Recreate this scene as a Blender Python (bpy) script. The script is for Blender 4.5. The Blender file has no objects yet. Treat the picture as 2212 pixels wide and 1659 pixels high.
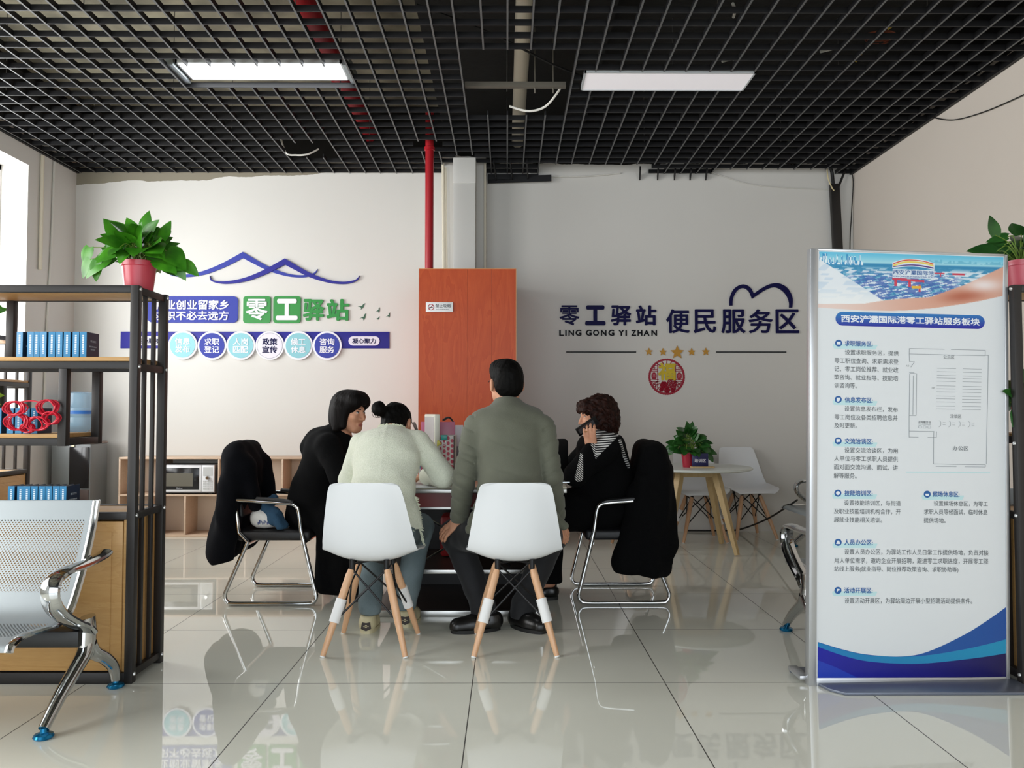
import bpy, bmesh, math, random
import numpy as np
from mathutils import Vector, Matrix, Euler
R = math.radians
SC = bpy.context.scene
COL = SC.collection

# ---------------------------------------------------------------- camera, sky, lights, exposure
FPX = 1700.0
cam_data = bpy.data.cameras.new('camera')
cam_data.sensor_width = 36.0
cam_data.lens = FPX / 2212 * 36.0
cam_data.clip_start = 0.05
CAM = bpy.data.objects.new('camera', cam_data)
COL.objects.link(CAM)
CAM.location = (0, 0, 1.125)
CAM.rotation_euler = (R(90) + math.atan(60.5 / FPX), 0, -math.atan(11 / FPX))
SC.camera = CAM
CAM_ROT = CAM.rotation_euler.to_matrix()

world = bpy.data.worlds.new('sky'); SC.world = world
world.use_nodes = True
bg = world.node_tree.nodes['Background']
bg.inputs[0].default_value = (0.80, 0.90, 1.0, 1)
bg.inputs[1].default_value = 1.0

def area_light(name, loc, rot, sx, sy, power, color):
    l = bpy.data.lights.new(name, 'AREA'); l.shape = 'RECTANGLE'; l.size = sx; l.size_y = sy
    l.energy = power; l.color = color
    o = bpy.data.objects.new(name, l); COL.objects.link(o); o.location = loc; o.rotation_euler = rot
    return o
# daylight at the glazed front behind the camera and at the windows of the left wall
area_light('front_daylight', (-0.3, -2.75, 1.75), (R(90), 0, 0), 6.6, 2.9, 63, (0.93, 0.97, 1.0))
area_light('window_daylight', (-4.42, 5.55, 2.0), (0, R(-90), 0), 2.3, 2.3, 84, (1.0, 1.0, 0.985))
area_light('window_daylight', (-4.42, 1.9, 2.0), (0, R(-90), 0), 2.3, 3.2, 105, (1.0, 0.985, 0.95))

SC.view_settings.view_transform = 'Standard'
SC.view_settings.look = 'None'
SC.view_settings.gamma = 1.0
SC.view_settings.use_curve_mapping = False
SC.view_settings.exposure = 0.9
SC.cycles.max_bounces = 8
SC.cycles.diffuse_bounces = 4
SC.cycles.glossy_bounces = 4
SC.cycles.transparent_max_bounces = 12
SC.cycles.caustics_reflective = False
SC.cycles.caustics_refractive = False
SC.cycles.sample_clamp_indirect = 6.0

# ---------------------------------------------------------------- pixel frame of the photograph -> metres
def ray(px, py):
    return CAM_ROT @ Vector(((px - 1106) / FPX, (829.5 - py) / FPX, -1.0))
def W(px, py, Y):
    d = ray(px, py); return Vector(CAM.location) + d * (Y / d.y)
def F(px, py, z=0.0):
    d = ray(px, py); return Vector(CAM.location) + d * ((z - 1.125) / d.z)
def XP(px, py, X):
    d = ray(px, py); return Vector(CAM.location) + d * (X / d.x)

# ---------------------------------------------------------------- materials
def lin(h):
    h = h.lstrip('#'); out = []
    for i in (0, 2, 4):
        c = int(h[i:i+2], 16) / 255
        out.append(c / 12.92 if c <= 0.04045 else ((c + 0.055) / 1.055) ** 2.4)
    return tuple(out) + (1.0,)
_MATS = {}
def M(name, col, rough=0.5, metal=0.0, spec=0.5, coat=0.0, bump=None, var=None, alpha=1.0, trans=0.0, sheen=0.0, emit=None, ior=None):
    """col: hex; bump: (scale, strength[, stretch xyz]); var: (scale, second hex[, stretch])"""
    if name in _MATS: return _MATS[name]
    m = bpy.data.materials.new(name); m.use_nodes = True
    nt = m.node_tree; b = nt.nodes['Principled BSDF']
    b.inputs['Base Color'].default_value = lin(col)
    b.inputs['Roughness'].default_value = rough
    b.inputs['Metallic'].default_value = metal
    b.inputs['Specular IOR Level'].default_value = spec
    b.inputs['Coat Weight'].default_value = coat
    b.inputs['Coat Roughness'].default_value = 0.06
    b.inputs['Alpha'].default_value = alpha
    b.inputs['Transmission Weight'].default_value = trans
    b.inputs['Sheen Weight'].default_value = sheen
    if ior: b.inputs['IOR'].default_value = ior
    if emit:
        b.inputs['Emission Color'].default_value = lin(emit[0]); b.inputs['Emission Strength'].default_value = emit[1]
    def noise(scale, stretch, detail=4):
        tc = nt.nodes.new('ShaderNodeTexCoord'); mp = nt.nodes.new('ShaderNodeMapping')
        mp.inputs['Scale'].default_value = stretch or (1, 1, 1)
        nt.links.new(tc.outputs['Object'], mp.inputs[0])
        n = nt.nodes.new('ShaderNodeTexNoise'); n.inputs['Scale'].default_value = scale; n.inputs['Detail'].default_value = detail
        nt.links.new(mp.outputs[0], n.inputs['Vector']); return n
    if var:
        n = noise(var[0], var[2] if len(var) > 2 else None)
        mr = nt.nodes.new('ShaderNodeMapRange'); mr.inputs[1].default_value = 0.35; mr.inputs[2].default_value = 0.65
        nt.links.new(n.outputs['Fac'], mr.inputs[0])
        mx = nt.nodes.new('ShaderNodeMix'); mx.data_type = 'RGBA'
        mx.inputs[6].default_value = lin(col); mx.inputs[7].default_value = lin(var[1])
        nt.links.new(mr.outputs[0], mx.inputs[0]); nt.links.new(mx.outputs[2], b.inputs['Base Color'])
    if bump:
        n = noise(bump[0], bump[2] if len(bump) > 2 else None)
        bp = nt.nodes.new('ShaderNodeBump'); bp.inputs['Strength'].default_value = bump[1]; bp.inputs['Distance'].default_value = 0.01
        nt.links.new(n.outputs['Fac'], bp.inputs['Height']); nt.links.new(bp.outputs[0], b.inputs['Normal'])
    _MATS[name] = m
    return m
def node(nt, kind, **kw):
    n = nt.nodes.new(kind)
    for k, v in kw.items(): setattr(n, k, v)
    return n
def math_node(nt, op, a, b=None, c=None):
    n = nt.nodes.new('ShaderNodeMath'); n.operation = op
    for i, v in enumerate((a, b, c)):
        if v is None: continue
        if isinstance(v, (int, float)): n.inputs[i].default_value = v
        else: nt.links.new(v, n.inputs[i])
    return n.outputs[0]
def mix_col(nt, fac, a, b):
    n = nt.nodes.new('ShaderNodeMix'); n.data_type = 'RGBA'
    if isinstance(fac, (int, float)): n.inputs[0].default_value = fac
    else: nt.links.new(fac, n.inputs[0])
    for i, v in ((6, a), (7, b)):
        if isinstance(v, tuple): n.inputs[i].default_value = v
        else: nt.links.new(v, n.inputs[i])
    return n.outputs[2]

# ---------------------------------------------------------------- mesh builder
class MB:
    def __init__(s): s.v = []; s.f = []
    def add(s, vs, fs):
        o = len(s.v); s.v += [tuple(v) for v in vs]; s.f += [tuple(i + o for i in f) for f in fs]; return s
    def box(s, x0, x1, y0, y1, z0, z1, mat=None):
        vs = [Vector((x, y, z)) for x in (x0, x1) for y in (y0, y1) for z in (z0, z1)]
        if mat is not None: vs = [mat @ v for v in vs]
        return s.add(vs, [(0,1,3,2), (4,6,7,5), (0,4,5,1), (2,3,7,6), (0,2,6,4), (1,5,7,3)])
    def bar(s, p, q, w, h=None, up=(0, 0, 1)):
        """square bar from p to q"""
        p, q = Vector(p), Vector(q); h = w if h is None else h
        d = (q - p); L = d.length; d.normalize(); u = Vector(up)
        if abs(d.dot(u)) > 0.98: u = Vector((0, 1, 0))
        a = d.cross(u).normalized(); b = a.cross(d)
        m = Matrix.Translation(p) @ Matrix((a, d, b)).transposed().to_4x4()
        return s.box(-w/2, w/2, 0, L, -h/2, h/2, m)
    def tube(s, pts, r, n=10, closed=False, flat=None):
        pts = [Vector(p) for p in pts]; k = len(pts)
        rs = r if isinstance(r, (list, tuple)) else [r] * k
        ref = None; rings = []
        for i, p in enumerate(pts):
            if closed: t = pts[(i+1) % k] - pts[i-1]
            elif i == 0: t = pts[1] - pts[0]
            elif i == k-1: t = pts[-1] - pts[-2]
            else: t = (pts[i+1] - p).normalized() + (p - pts[i-1]).normalized()
            if t.length < 1e-9: t = Vector((0, 0, 1))
            t.normalize()
            if ref is None:
                ref = Vector((0, 0, 1)) if abs(t.z) < 0.9 else Vector((1, 0, 0))
            a = ref - t * ref.dot(t)
            if a.length < 1e-6: a = t.orthogonal()
            a.normalize(); ref = a; b = t.cross(a)
            fl = flat or (1, 1)
            rings.append([p + (a * math.cos(2*math.pi*j/n) * fl[0] + b * math.sin(2*math.pi*j/n) * fl[1]) * rs[i] for j in range(n)])
        vs = [v for ring in rings for v in ring]; fs = []
        for i in range(k if closed else k-1):
            i2 = (i+1) % k
            for j in range(n):
                fs.append((i*n+j, i*n+(j+1) % n, i2*n+(j+1) % n, i2*n+j))
        if not closed:
            fs.append(tuple(range(n))[::-1]); fs.append(tuple((k-1)*n + j for j in range(n)))
        return s.add(vs, fs)
    def lathe(s, prof, n=32, c=(0, 0, 0), m=None):
        vs = []; fs = []
        for (r, z) in prof:
            for j in range(n):
                a = 2*math.pi*j/n; v = Vector((r*math.cos(a), r*math.sin(a), z))
                v = (m @ v) if m is not None else v + Vector(c)
                vs.append(v)
        for i in range(len(prof)-1):
            for j in range(n):
                fs.append((i*n+j, i*n+(j+1) % n, (i+1)*n+(j+1) % n, (i+1)*n+j))
        if prof[0][0] > 1e-6: fs.append(tuple(range(n))[::-1])
        if prof[-1][0] > 1e-6: fs.append(tuple((len(prof)-1)*n + j for j in range(n)))
        return s.add(vs, fs)
    def prism(s, poly, org, U, V, depth):
        """polygon (u,v) list laid out from org along U,V and given a thickness along U x V"""
        org, U, V = Vector(org), Vector(U), Vector(V); N = U.cross(V).normalized() * depth; n = len(poly)
        a = [org + U*u + V*v for u, v in poly]; b = [p + N for p in a]
        fs = [tuple(range(n))[::-1], tuple(range(n, 2*n))] + [(i, (i+1) % n, n + (i+1) % n, n + i) for i in range(n)]
        return s.add(a + b, fs)
    def ribbon(s, L, Rr, org, U, V, depth):
        """strip between two polylines of equal length, with thickness"""
        org, U, V = Vector(org), Vector(U), Vector(V); N = U.cross(V).normalized() * depth; n = len(L)
        P = lambda p: org + U*p[0] + V*p[1]
        vs = [P(p) for p in L] + [P(p) for p in Rr] + [P(p)+N for p in L] + [P(p)+N for p in Rr]; fs = []
        for i in range(n-1):
            fs += [(i, n+i, n+i+1, i+1), (2*n+i, 2*n+i+1, 3*n+i+1, 3*n+i), (i, i+1, 2*n+i+1, 2*n+i), (n+i, 3*n+i, 3*n+i+1, n+i+1)]
        fs += [(0, 2*n, 3*n, n), (n-1, 2*n-1, 4*n-1, 3*n-1)]
        return s.add(vs, fs)
    def build(s, name, m, parent=None, smooth=35, bevel=0.0, seg=2, world=False):
        me = bpy.data.meshes.new(name); me.from_pydata(s.v, [], s.f)
        bm = bmesh.new(); bm.from_mesh(me)
        bmesh.ops.recalc_face_normals(bm, faces=bm.faces)
        if bevel:
            es = [e for e in bm.edges if len(e.link_faces) == 2 and e.calc_face_angle(0) > R(40)]
            bmesh.ops.bevel(bm, geom=es, offset=bevel, segments=seg, profile=0.5, affect='EDGES', clamp_overlap=True)
        bm.to_mesh(me); bm.free()
        if smooth:
            me.shade_smooth(); me.set_sharp_from_angle(angle=R(smooth))
        return link(name, me, m, parent)
def link(name, me, m, parent=None):
    if m is not None:
        for mm in (m if isinstance(m, (list, tuple)) else [m]): me.materials.append(mm)
    o = bpy.data.objects.new(name, me); COL.objects.link(o)
    if parent is not None: o.parent = parent
    return o
def tag(o, label=None, cat=None, group=None, kind=None):
    if label: o['label'] = label
    if cat: o['category'] = cat
    if group: o['group'] = group
    if kind: o['kind'] = kind
    return o
def thing(name, label, cat, loc=(0, 0, 0), rz=0.0, group=None):
    o = bpy.data.objects.new(name, None); o.empty_display_size = 0.05; COL.objects.link(o)
    o.location = loc; o.rotation_euler = (0, 0, rz)
    return tag(o, label, cat, group)
def struct(name, mb, m, **kw):
    return tag(mb.build(name, m, **kw), kind='structure')
def dup(root, loc=None, rz=None, label=None, group=None):
    r = root.copy(); COL.objects.link(r)
    if loc is not None: r.location = loc
    if rz is not None: r.rotation_euler = (0, 0, rz)
    if label: r['label'] = label
    if group: r['group'] = group
    for ch in list(root.children):
        c = ch.copy(); COL.objects.link(c); c.parent = r
        for g in list(ch.children):
            d = g.copy(); COL.objects.link(d); d.parent = c
    return r
def spline(pts, n=8, closed=False):
    """Catmull-Rom through pts"""
    P = [np.array(p, float) for p in pts]; k = len(P); out = []
    g = (lambda i: P[i % k]) if closed else (lambda i: P[min(max(i, 0), k-1)])
    for i in range(k if closed else k-1):
        a, b, c, d = g(i-1), g(i), g(i+1), g(i+2)
        for j in range(n):
            t = j / n
            out.append(0.5*((2*b) + (c-a)*t + (2*a-5*b+4*c-d)*t*t + (3*b-a-3*c+d)*t**3))
    if not closed: out.append(P[-1])
    return [tuple(p) for p in out]

# ---------------------------------------------------------------- lettering
def text_raw(body, bold=0.0, depth=0.0, spacing=1.0, shear=0.0):
    c = bpy.data.curves.new('lettering', 'FONT'); c.body = body; c.offset = bold; c.extrude = depth
    c.resolution_u = 3; c.space_character = spacing; c.shear = shear
    o = bpy.data.objects.new('lettering', c); COL.objects.link(o)
    dg = bpy.context.evaluated_depsgraph_get()
    me = bpy.data.meshes.new_from_object(o.evaluated_get(dg))
    vs = np.array([v.co[:] for v in me.vertices]); fs = [tuple(p.vertices) for p in me.polygons]
    bpy.data.objects.remove(o); bpy.data.curves.remove(c); bpy.data.meshes.remove(me)
    return vs, fs
def text_into(mb, body, org, U, V, w, h=None, depth=0.0, bold=0.0, spacing=1.0):
    """lettering fitted into a w x h rectangle at org (lower left); depth along U x V"""
    org, U, V = Vector(org), Vector(U).normalized(), Vector(V).normalized(); N = U.cross(V)
    vs, fs = text_raw(body, 0.0, 0.5 if depth else 0.0, spacing)
    lo, hi = vs.min(0), vs.max(0); sx = w / (hi[0]-lo[0]); sy = (h / (hi[1]-lo[1])) if h else sx
    offs = [(0, 0)]
    if bold:   # heavier strokes: the same outlines fused around a small circle
        nb = 8 if bold > 0.015 else 6
        offs = [(bold*math.cos(2*math.pi*k/nb), bold*math.sin(2*math.pi*k/nb)) for k in range(nb)]
        lo = lo - np.array([bold, bold, 0]); hi = hi + np.array([bold, bold, 0])
        sx = w / (hi[0]-lo[0]); sy = (h / (hi[1]-lo[1])) if h else sx
    for i, (ox, oy) in enumerate(offs):
        e = i * 0.00004
        mb.add([org + U*((x+ox-lo[0])*sx) + V*((y+oy-lo[1])*sy) + N*((z+0.5)*depth + e if depth else 0.00001*i) for x, y, z in vs], fs)
    return mb
# ---------------------------------------------------------------- room shell
XL, XR, YB, YF, ZC = -4.10, 3.31, 7.45, -2.6, 3.40
def wall_material(name, strip, ca='#dcdad5', cb='#d3d0ca'):
    m = bpy.data.materials.new(name); m.use_nodes = True; nt = m.node_tree; b = nt.nodes['Principled BSDF']
    b.inputs['Roughness'].default_value = 0.75; b.inputs['Specular IOR Level'].default_value = 0.25
    tc = node(nt, 'ShaderNodeTexCoord'); sp = node(nt, 'ShaderNodeSeparateXYZ'); nt.links.new(tc.outputs['Object'], sp.inputs[0])
    n1 = node(nt, 'ShaderNodeTexNoise'); n1.inputs['Scale'].default_value = 1.3; n1.inputs['Detail'].default_value = 5
    nt.links.new(tc.outputs['Object'], n1.inputs['Vector'])
    base = mix_col(nt, math_node(nt, 'MULTIPLY', n1.outputs['Fac'], 0.6), lin(ca), lin(cb))
    # scuffs: stretched voronoi scratches
    mp = node(nt, 'ShaderNodeMapping'); mp.inputs['Scale'].default_value = (0.7, 1, 5.0); nt.links.new(tc.outputs['Object'], mp.inputs[0])
    n2 = node(nt, 'ShaderNodeTexNoise'); n2.inputs['Scale'].default_value = 2.2; n2.inputs['Detail'].default_value = 8; n2.inputs['Roughness'].default_value = 0.7
    nt.links.new(mp.outputs[0], n2.inputs['Vector'])
    scuff = math_node(nt, 'GREATER_THAN', n2.outputs['Fac'], 0.725)
    base = mix_col(nt, math_node(nt, 'MULTIPLY', scuff, 0.30), base, lin('#8d877e'))
    z = sp.outputs['Z']
    n3 = node(nt, 'ShaderNodeTexNoise'); n3.inputs['Scale'].default_value = 3.0; n3.inputs['Detail'].default_value = 6
    nt.links.new(tc.outputs['Object'], n3.inputs['Vector'])
    zj = math_node(nt, 'ADD', z, math_node(nt, 'MULTIPLY', math_node(nt, 'SUBTRACT', n3.outputs['Fac'], 0.5), 0.10))
    if strip:   # bare unplastered band along the top of the left bay, black above the ceiling line
        zs = math_node(nt, 'SUBTRACT', zj, math_node(nt, 'MULTIPLY', math_node(nt, 'ADD', sp.outputs['X'], 4.1), 0.052))
        bare = math_node(nt, 'GREATER_THAN', zs, 3.285)
        base = mix_col(nt, bare, base, lin('#8f8878'))
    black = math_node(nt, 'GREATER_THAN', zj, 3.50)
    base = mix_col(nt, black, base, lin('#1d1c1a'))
    nt.links.new(base, b.inputs['Base Color'])
    bp = node(nt, 'ShaderNodeBump'); bp.inputs['Strength'].default_value = 0.12; bp.inputs['Distance'].default_value = 0.02
    nt.links.new(n1.outputs['Fac'], bp.inputs['Height']); nt.links.new(bp.outputs[0], b.inputs['Normal'])
    return m
M_WALL = wall_material('painted_plaster', True)
M_WALL2 = wall_material('painted_plaster_side', False)
M_WALLR = wall_material('painted_plaster_cream', False, '#ddd3c8', '#d6cbbf')
M_CONC = M('dark_concrete', '#a29c86', 0.95, var=(2.0, '#6b675a'), bump=(14, 0.5))
M_GRID = M('black_grille_paint', '#18181a', 0.5, spec=0.3)
M_WHITE = M('white_paint', '#dcdad6', 0.55)
M_CREAM = M('cream_plastic', '#d8d0bd', 0.5)
M_BLACKP = M('black_plastic', '#161617', 0.4)

def floor_material():
    m = bpy.data.materials.new('polished_tile'); m.use_nodes = True; nt = m.node_tree; b = nt.nodes['Principled BSDF']
    tc = node(nt, 'ShaderNodeTexCoord'); sp = node(nt, 'ShaderNodeSeparateXYZ'); nt.links.new(tc.outputs['Object'], sp.inputs[0])
    def joint(c, off):
        f = math_node(nt, 'FRACT', math_node(nt, 'ADD', math_node(nt, 'DIVIDE', math_node(nt, 'SUBTRACT', c, off), 0.8), 40.5))
        return math_node(nt, 'LESS_THAN', math_node(nt, 'ABSOLUTE', math_node(nt, 'SUBTRACT', f, 0.5)), 0.0026)
    j = math_node(nt, 'MAXIMUM', joint(sp.outputs['X'], -0.143), joint(sp.outputs['Y'], 2.512))
    n = node(nt, 'ShaderNodeTexNoise'); n.inputs['Scale'].default_value = 1.6; n.inputs['Detail'].default_value = 8; n.inputs['Distortion'].default_value = 0.6
    nt.links.new(tc.outputs['Object'], n.inputs['Vector'])
    c = mix_col(nt, n.outputs['Fac'], lin('#dfdfd2'), lin('#e7e7db'))
    c = mix_col(nt, j, c, lin('#3c3a35'))
    nt.links.new(c, b.inputs['Base Color'])
    b.inputs['Specular IOR Level'].default_value = 1.0
    rr = math_node(nt, 'ADD', math_node(nt, 'MULTIPLY', j, 0.5), 0.022)
    nt.links.new(rr, b.inputs['Roughness'])
    bp = node(nt, 'ShaderNodeBump'); bp.inputs['Strength'].default_value = 0.008; bp.inputs['Distance'].default_value = 0.05
    n4 = node(nt, 'ShaderNodeTexNoise'); n4.inputs['Scale'].default_value = 0.9; nt.links.new(tc.outputs['Object'], n4.inputs['Vector'])
    nt.links.new(n4.outputs['Fac'], bp.inputs['Height']); nt.links.new(bp.outputs[0], b.inputs['Normal'])
    return m
struct('floor', MB().box(XL-0.3, XR+0.2, YF-0.2, YB+0.2, -0.12, 0), floor_material(), smooth=0)
struct('wall_back', MB().box(XL-0.3, XR+0.2, YB, YB+0.2, 0, 4.05), M_WALL, smooth=0)
struct('wall_right', MB().box(XR, XR+0.2, YF, YB, 0, 4.05), M_WALLR, smooth=0)
# left wall with two window openings
WA, WB, WZ0, WZ1 = (4.4, 6.70), (0.3, 3.5), 0.9, 3.24
mb = MB()
mb.box(XL-0.3, XL, YF, WB[0], 0, 4.05); mb.box(XL-0.3, XL, WB[1], WA[0], 0, 4.05); mb.box(XL-0.3, XL, WA[1], YB, 0, 4.05)
for a, b_ in (WA, WB):
    mb.box(XL-0.3, XL, a, b_, 0, WZ0); mb.box(XL-0.3, XL, a, b_, WZ1, 4.05)
struct('wall_left', mb, M_WALL2, smooth=0)
def glass_material():
    m = bpy.data.materials.new('window_glass'); m.use_nodes = True; nt = m.node_tree
    out = nt.nodes['Material Output']; nt.nodes.remove(nt.nodes['Principled BSDF'])
    t = node(nt, 'ShaderNodeBsdfTransparent'); g = node(nt, 'ShaderNodeBsdfGlossy'); g.inputs['Roughness'].default_value = 0.02
    mx = node(nt, 'ShaderNodeMixShader'); mx.inputs[0].default_value = 0.05; nt.links.new(t.outputs[0], mx.inputs[1]); nt.links.new(g.outputs[0], mx.inputs[2])
    nt.links.new(mx.outputs[0], out.inputs['Surface']); return m
M_GLASS = glass_material()
for i, (a, b_) in enumerate((WA, WB)):
    w = bpy.data.objects.new('window_%d' % (i+1), None); COL.objects.link(w); tag(w, kind='structure')
    fr = MB(); x0, x1 = XL-0.29, XL-0.23
    fr.box(x0, x1, a, a+0.05, WZ0, WZ1).box(x0, x1, b_-0.03, b_, WZ0, WZ1).box(x0, x1, a, b_, WZ0, WZ0+0.05).box(x0, x1, a, b_, WZ1-0.05, WZ1)
    c = (a+b_)/2; fr.box(x0, x1, c-0.03, c+0.03, WZ0, WZ1)
    fr.build('window_frame', M_WHITE, w, bevel=0.004)
    MB().box(XL-0.262, XL-0.258, a+0.05, c-0.03, WZ0+0.05, WZ1-0.05).build('pane', M_GLASS, w, smooth=0)
    MB().box(XL-0.262, XL-0.258, c+0.03, b_-0.03, WZ0+0.05, WZ1-0.05).build('pane', M_GLASS, w, smooth=0)
    MB().box(XL-0.3, XL+0.03, a-0.03, b_+0.03, WZ0-0.03, WZ0).build('window_sill', M_WHITE, w, bevel=0.004)
# glazed front behind the camera: piers and head around one wide opening
mb = MB(); mb.box(XL-0.3, -3.7, YF-0.15, YF, 0, 4.05).box(3.1, XR+0.2, YF-0.15, YF, 0, 4.05).box(-3.7, 3.1, YF-0.15, YF, 3.25, 4.05)
struct('wall_front', mb, M_WALL2, smooth=0)
# pilaster and duct behind the wooden box
mb = MB(); mb.box(-0.60, -0.195, 7.22, YB, 0, 4.05)
struct('trim_1', mb, M_WALL2, bevel=0.004)
mb = MB(); mb.box(-0.478, -0.283, 6.97, 7.22, 0, 3.40); mb.box(-0.481, -0.280, 6.966, 7.22, 3.17, 3.40)
struct('trim_2', mb, M('duct_board', '#d2d1cc', 0.55), bevel=0.003)
mb = MB(); mb.box(-0.212, -0.192, 7.19, 7.22, 0, 3.42)
struct('trim_3', mb, M_CREAM, bevel=0.003)
mb = MB(); mb.tube([(-0.572, 7.18, 0.2), (-0.575, 7.18, 2.0), (-0.59, 7.18, 3.42)], 0.013, 8)
mb.tube([(-0.545, 7.19, 0.2), (-0.548, 7.19, 2.0), (-0.568, 7.19, 3.38)], 0.010, 8)
tag(mb.build('conduit', M_CREAM), 'cream cable conduits climbing beside the white duct column', 'conduit')

# ---------------------------------------------------------------- ceiling: dark slab, open black cell grid hung below it
slab = struct('ceiling', MB().box(XL-0.3, XR+0.2, YF, YB+0.2, 4.05, 4.2), M_CONC, smooth=0)
ceil = bpy.data.objects.new('ceiling_grid', None); COL.objects.link(ceil); tag(ceil, kind='structure'); ceil.location = (0, 0, ZC)
def cm(mb, name, m, **kw):
    mb.v = [(x, y, z - ZC) for x, y, z in mb.v]; return mb.build(name, m, ceil, **kw)
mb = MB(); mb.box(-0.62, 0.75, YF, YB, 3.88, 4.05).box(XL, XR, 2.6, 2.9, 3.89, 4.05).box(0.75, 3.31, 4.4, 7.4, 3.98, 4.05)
mb.build('beam', M('near_black_concrete', '#1c1b19', 0.95, bump=(10, 0.5)), slab, smooth=0)  # beams in one even near-black tone
rnd = random.Random(4)
HOLES = [(-0.30, 0.45, 4.87, 5.96), (-2.25, -1.05, 5.12, 5.46), (0.51, 1.68, 5.18, 5.49), (0.30, 1.35, 7.16, 7.6),
         (1.95, 3.15, 7.30, 7.6), (-1.95, -1.50, 6.60, 6.98), (-0.80, -0.55, 6.55, 6.80), (-0.46, -0.29, 6.9, 7.6)]
def runs(lo, hi, cuts):
    segs = [(lo, hi)]
    for a, b_ in cuts:
        nxt = []
        for s, e in segs:
            if b_ <= s or a >= e: nxt.append((s, e)); continue
            if a > s: nxt.append((s, a))
            if b_ < e: nxt.append((b_, e))
        segs = nxt
    return [q for q in segs if q[1]-q[0] > 0.02]
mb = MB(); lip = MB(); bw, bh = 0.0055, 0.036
xs = [-0.30 + 0.15*k for k in range(-26, 25)]; xs = [x for x in xs if XL < x < XR]
ys = [4.41 + 0.15*k for k in range(-46, 21)]; ys = [y for y in ys if YF < y < YB-0.01]
for x in xs:
    j = rnd.uniform(-0.008, 0.008)
    for a, b_ in runs(YF, YB-0.01, [(h[2], h[3]) for h in HOLES if h[0] < x < h[1]]):
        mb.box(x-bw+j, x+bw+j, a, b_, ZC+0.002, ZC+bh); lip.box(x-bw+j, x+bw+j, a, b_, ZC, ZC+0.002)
for y in ys:
    j = rnd.uniform(-0.006, 0.006)
    for a, b_ in runs(XL+0.005, XR-0.005, [(h[0], h[1]) for h in HOLES if h[2] < y < h[3]]):
        mb.box(a, b_, y-bw+j, y+bw+j, ZC+0.0005, ZC+bh)
cm(mb, 'cell_grid', M_GRID, smooth=0); cm(lip, 'cell_grid_lit_lip', M('floor_lit_grille_lip', '#5e5f60', 0.5), smooth=0)  # lip grey paints in the floor light caught on the bars' bottom edges
mb = MB(); mb.box(XR-0.03, XR-0.004, YF, YB-0.01, ZC-0.005, ZC+0.06); mb.box(XL+0.004, XL+0.03, YF, YB-0.01, ZC-0.005, ZC+0.06)
cm(mb, 'edge_angle', M_GRID, smooth=0)
# sagging torn pieces of grid right of the column
mb = MB()
for k in range(3):
    mb.bar((-0.12+0.15*k, 7.05, 3.40), (-0.10+0.15*k, 7.42, 3.345), 0.012, 0.05)
mb.bar((-0.18, 7.38, 3.35), (0.30, 7.40, 3.36), 0.012, 0.05); mb.bar((-0.18, 7.42, 3.33), (0.42, 7.36, 3.335), 0.012, 0.06)
for x in (1.25, 1.42, 1.58, 1.73, 1.88):
    mb.bar((x, 7.30, 3.41), (x+0.02, 7.44, 3.36), 0.012, 0.05)
cm(mb, 'sagging_strip', M_GRID, smooth=0)
# hanger rods and loose wires above the grid
mb = MB()
for x in np.arange(-3.6, 3.3, 1.2):
    for y in np.arange(-1.6, 7.3, 1.2):
        mb.tube([(x, y, ZC+bh), (x, y, 4.05)], 0.003, 6)
cm(mb, 'hanger_rod', M('galvanised', '#8b8b88', 0.4, 0.8))

M_RED = M('red_pipe_paint', '#a3131f', 0.35, spec=0.5)
def single(name, mb, m, label, cat, group=None, **kw):
    return tag(mb.build(name, m, **kw), label, cat, group)
single('sprinkler_pipe', MB().tube([(-1.30, 2.0, 3.78), (-1.32, 7.43, 3.78)], 0.085, 18), M_RED, 'thick red fire pipe running above the open ceiling grid', 'pipe')
mb = MB().tube([(-0.663, 6.67, 0.02), (-0.663, 6.67, 3.72)], 0.036, 18); mb.lathe([(0.036, 3.36), (0.045, 3.365), (0.045, 3.39), (0.036, 3.395)], 18, (-0.663, 6.67, 0))
single('sprinkler_riser', mb, M_RED, 'upright red pipe rising behind the wooden box into the ceiling', 'pipe')
single('drain_pipe', MB().tube([(0.12, 2.2, 3.72), (0.10, 7.43, 3.70)], 0.056, 18), M_CREAM, 'cream plastic drain pipe seen through the square hole in the ceiling', 'pipe')
mb = MB()
for y in (4.55, 5.3, 6.2, 6.9): mb.box(-1.46, -1.16, y-0.03, y+0.03, 3.68, 3.885)
mb = MB().box(-0.30, 0.42, 5.52, 5.56, 3.44, 3.475)
mb.tube([(0.20, 5.54, 3.40), (0.20, 5.54, 4.0)], 0.006, 6).tube([(0.33, 5.54, 3.40), (0.33, 5.54, 4.0)], 0.006, 6)
single('support_channel', mb, M('channel_steel', '#6f6a60', 0.5, 0.4), 'grey metal channel crossing the square hole in the ceiling', 'bracket')
def wire(name, pts, r, m, label, n=10):
    return single(name, MB().tube(spline(pts, n), r, 6), m, label, 'cable')
M_WWIRE = M('white_cable', '#d9d7d0', 0.5); M_BWIRE = M('black_cable', '#151515', 0.5)
wire('cable', [(0.02, 5.96, 3.47), (0.16, 5.90, 3.41), (0.28, 5.85, 3.42), (0.36, 5.75, 3.47), (0.41, 5.65, 3.52)], 0.009, M_WWIRE, 'white cable end curling out of the square ceiling hole')
wire('cable', [(-0.55, 4.7, 3.60), (-0.10, 4.9, 3.52), (0.30, 5.2, 3.46), (0.60, 5.5, 3.48)], 0.008, M_BWIRE, 'black cable slung across the square ceiling hole')
wire('cable', [W(605, 318, 6.9) + Vector((0, 0, 0.10)), W(618, 330, 6.85), W(640, 335, 6.85), W(665, 333, 6.85), W(688, 322, 6.9)], 0.008, M_WWIRE, 'white cable drooping through the small gap in the left ceiling')
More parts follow.
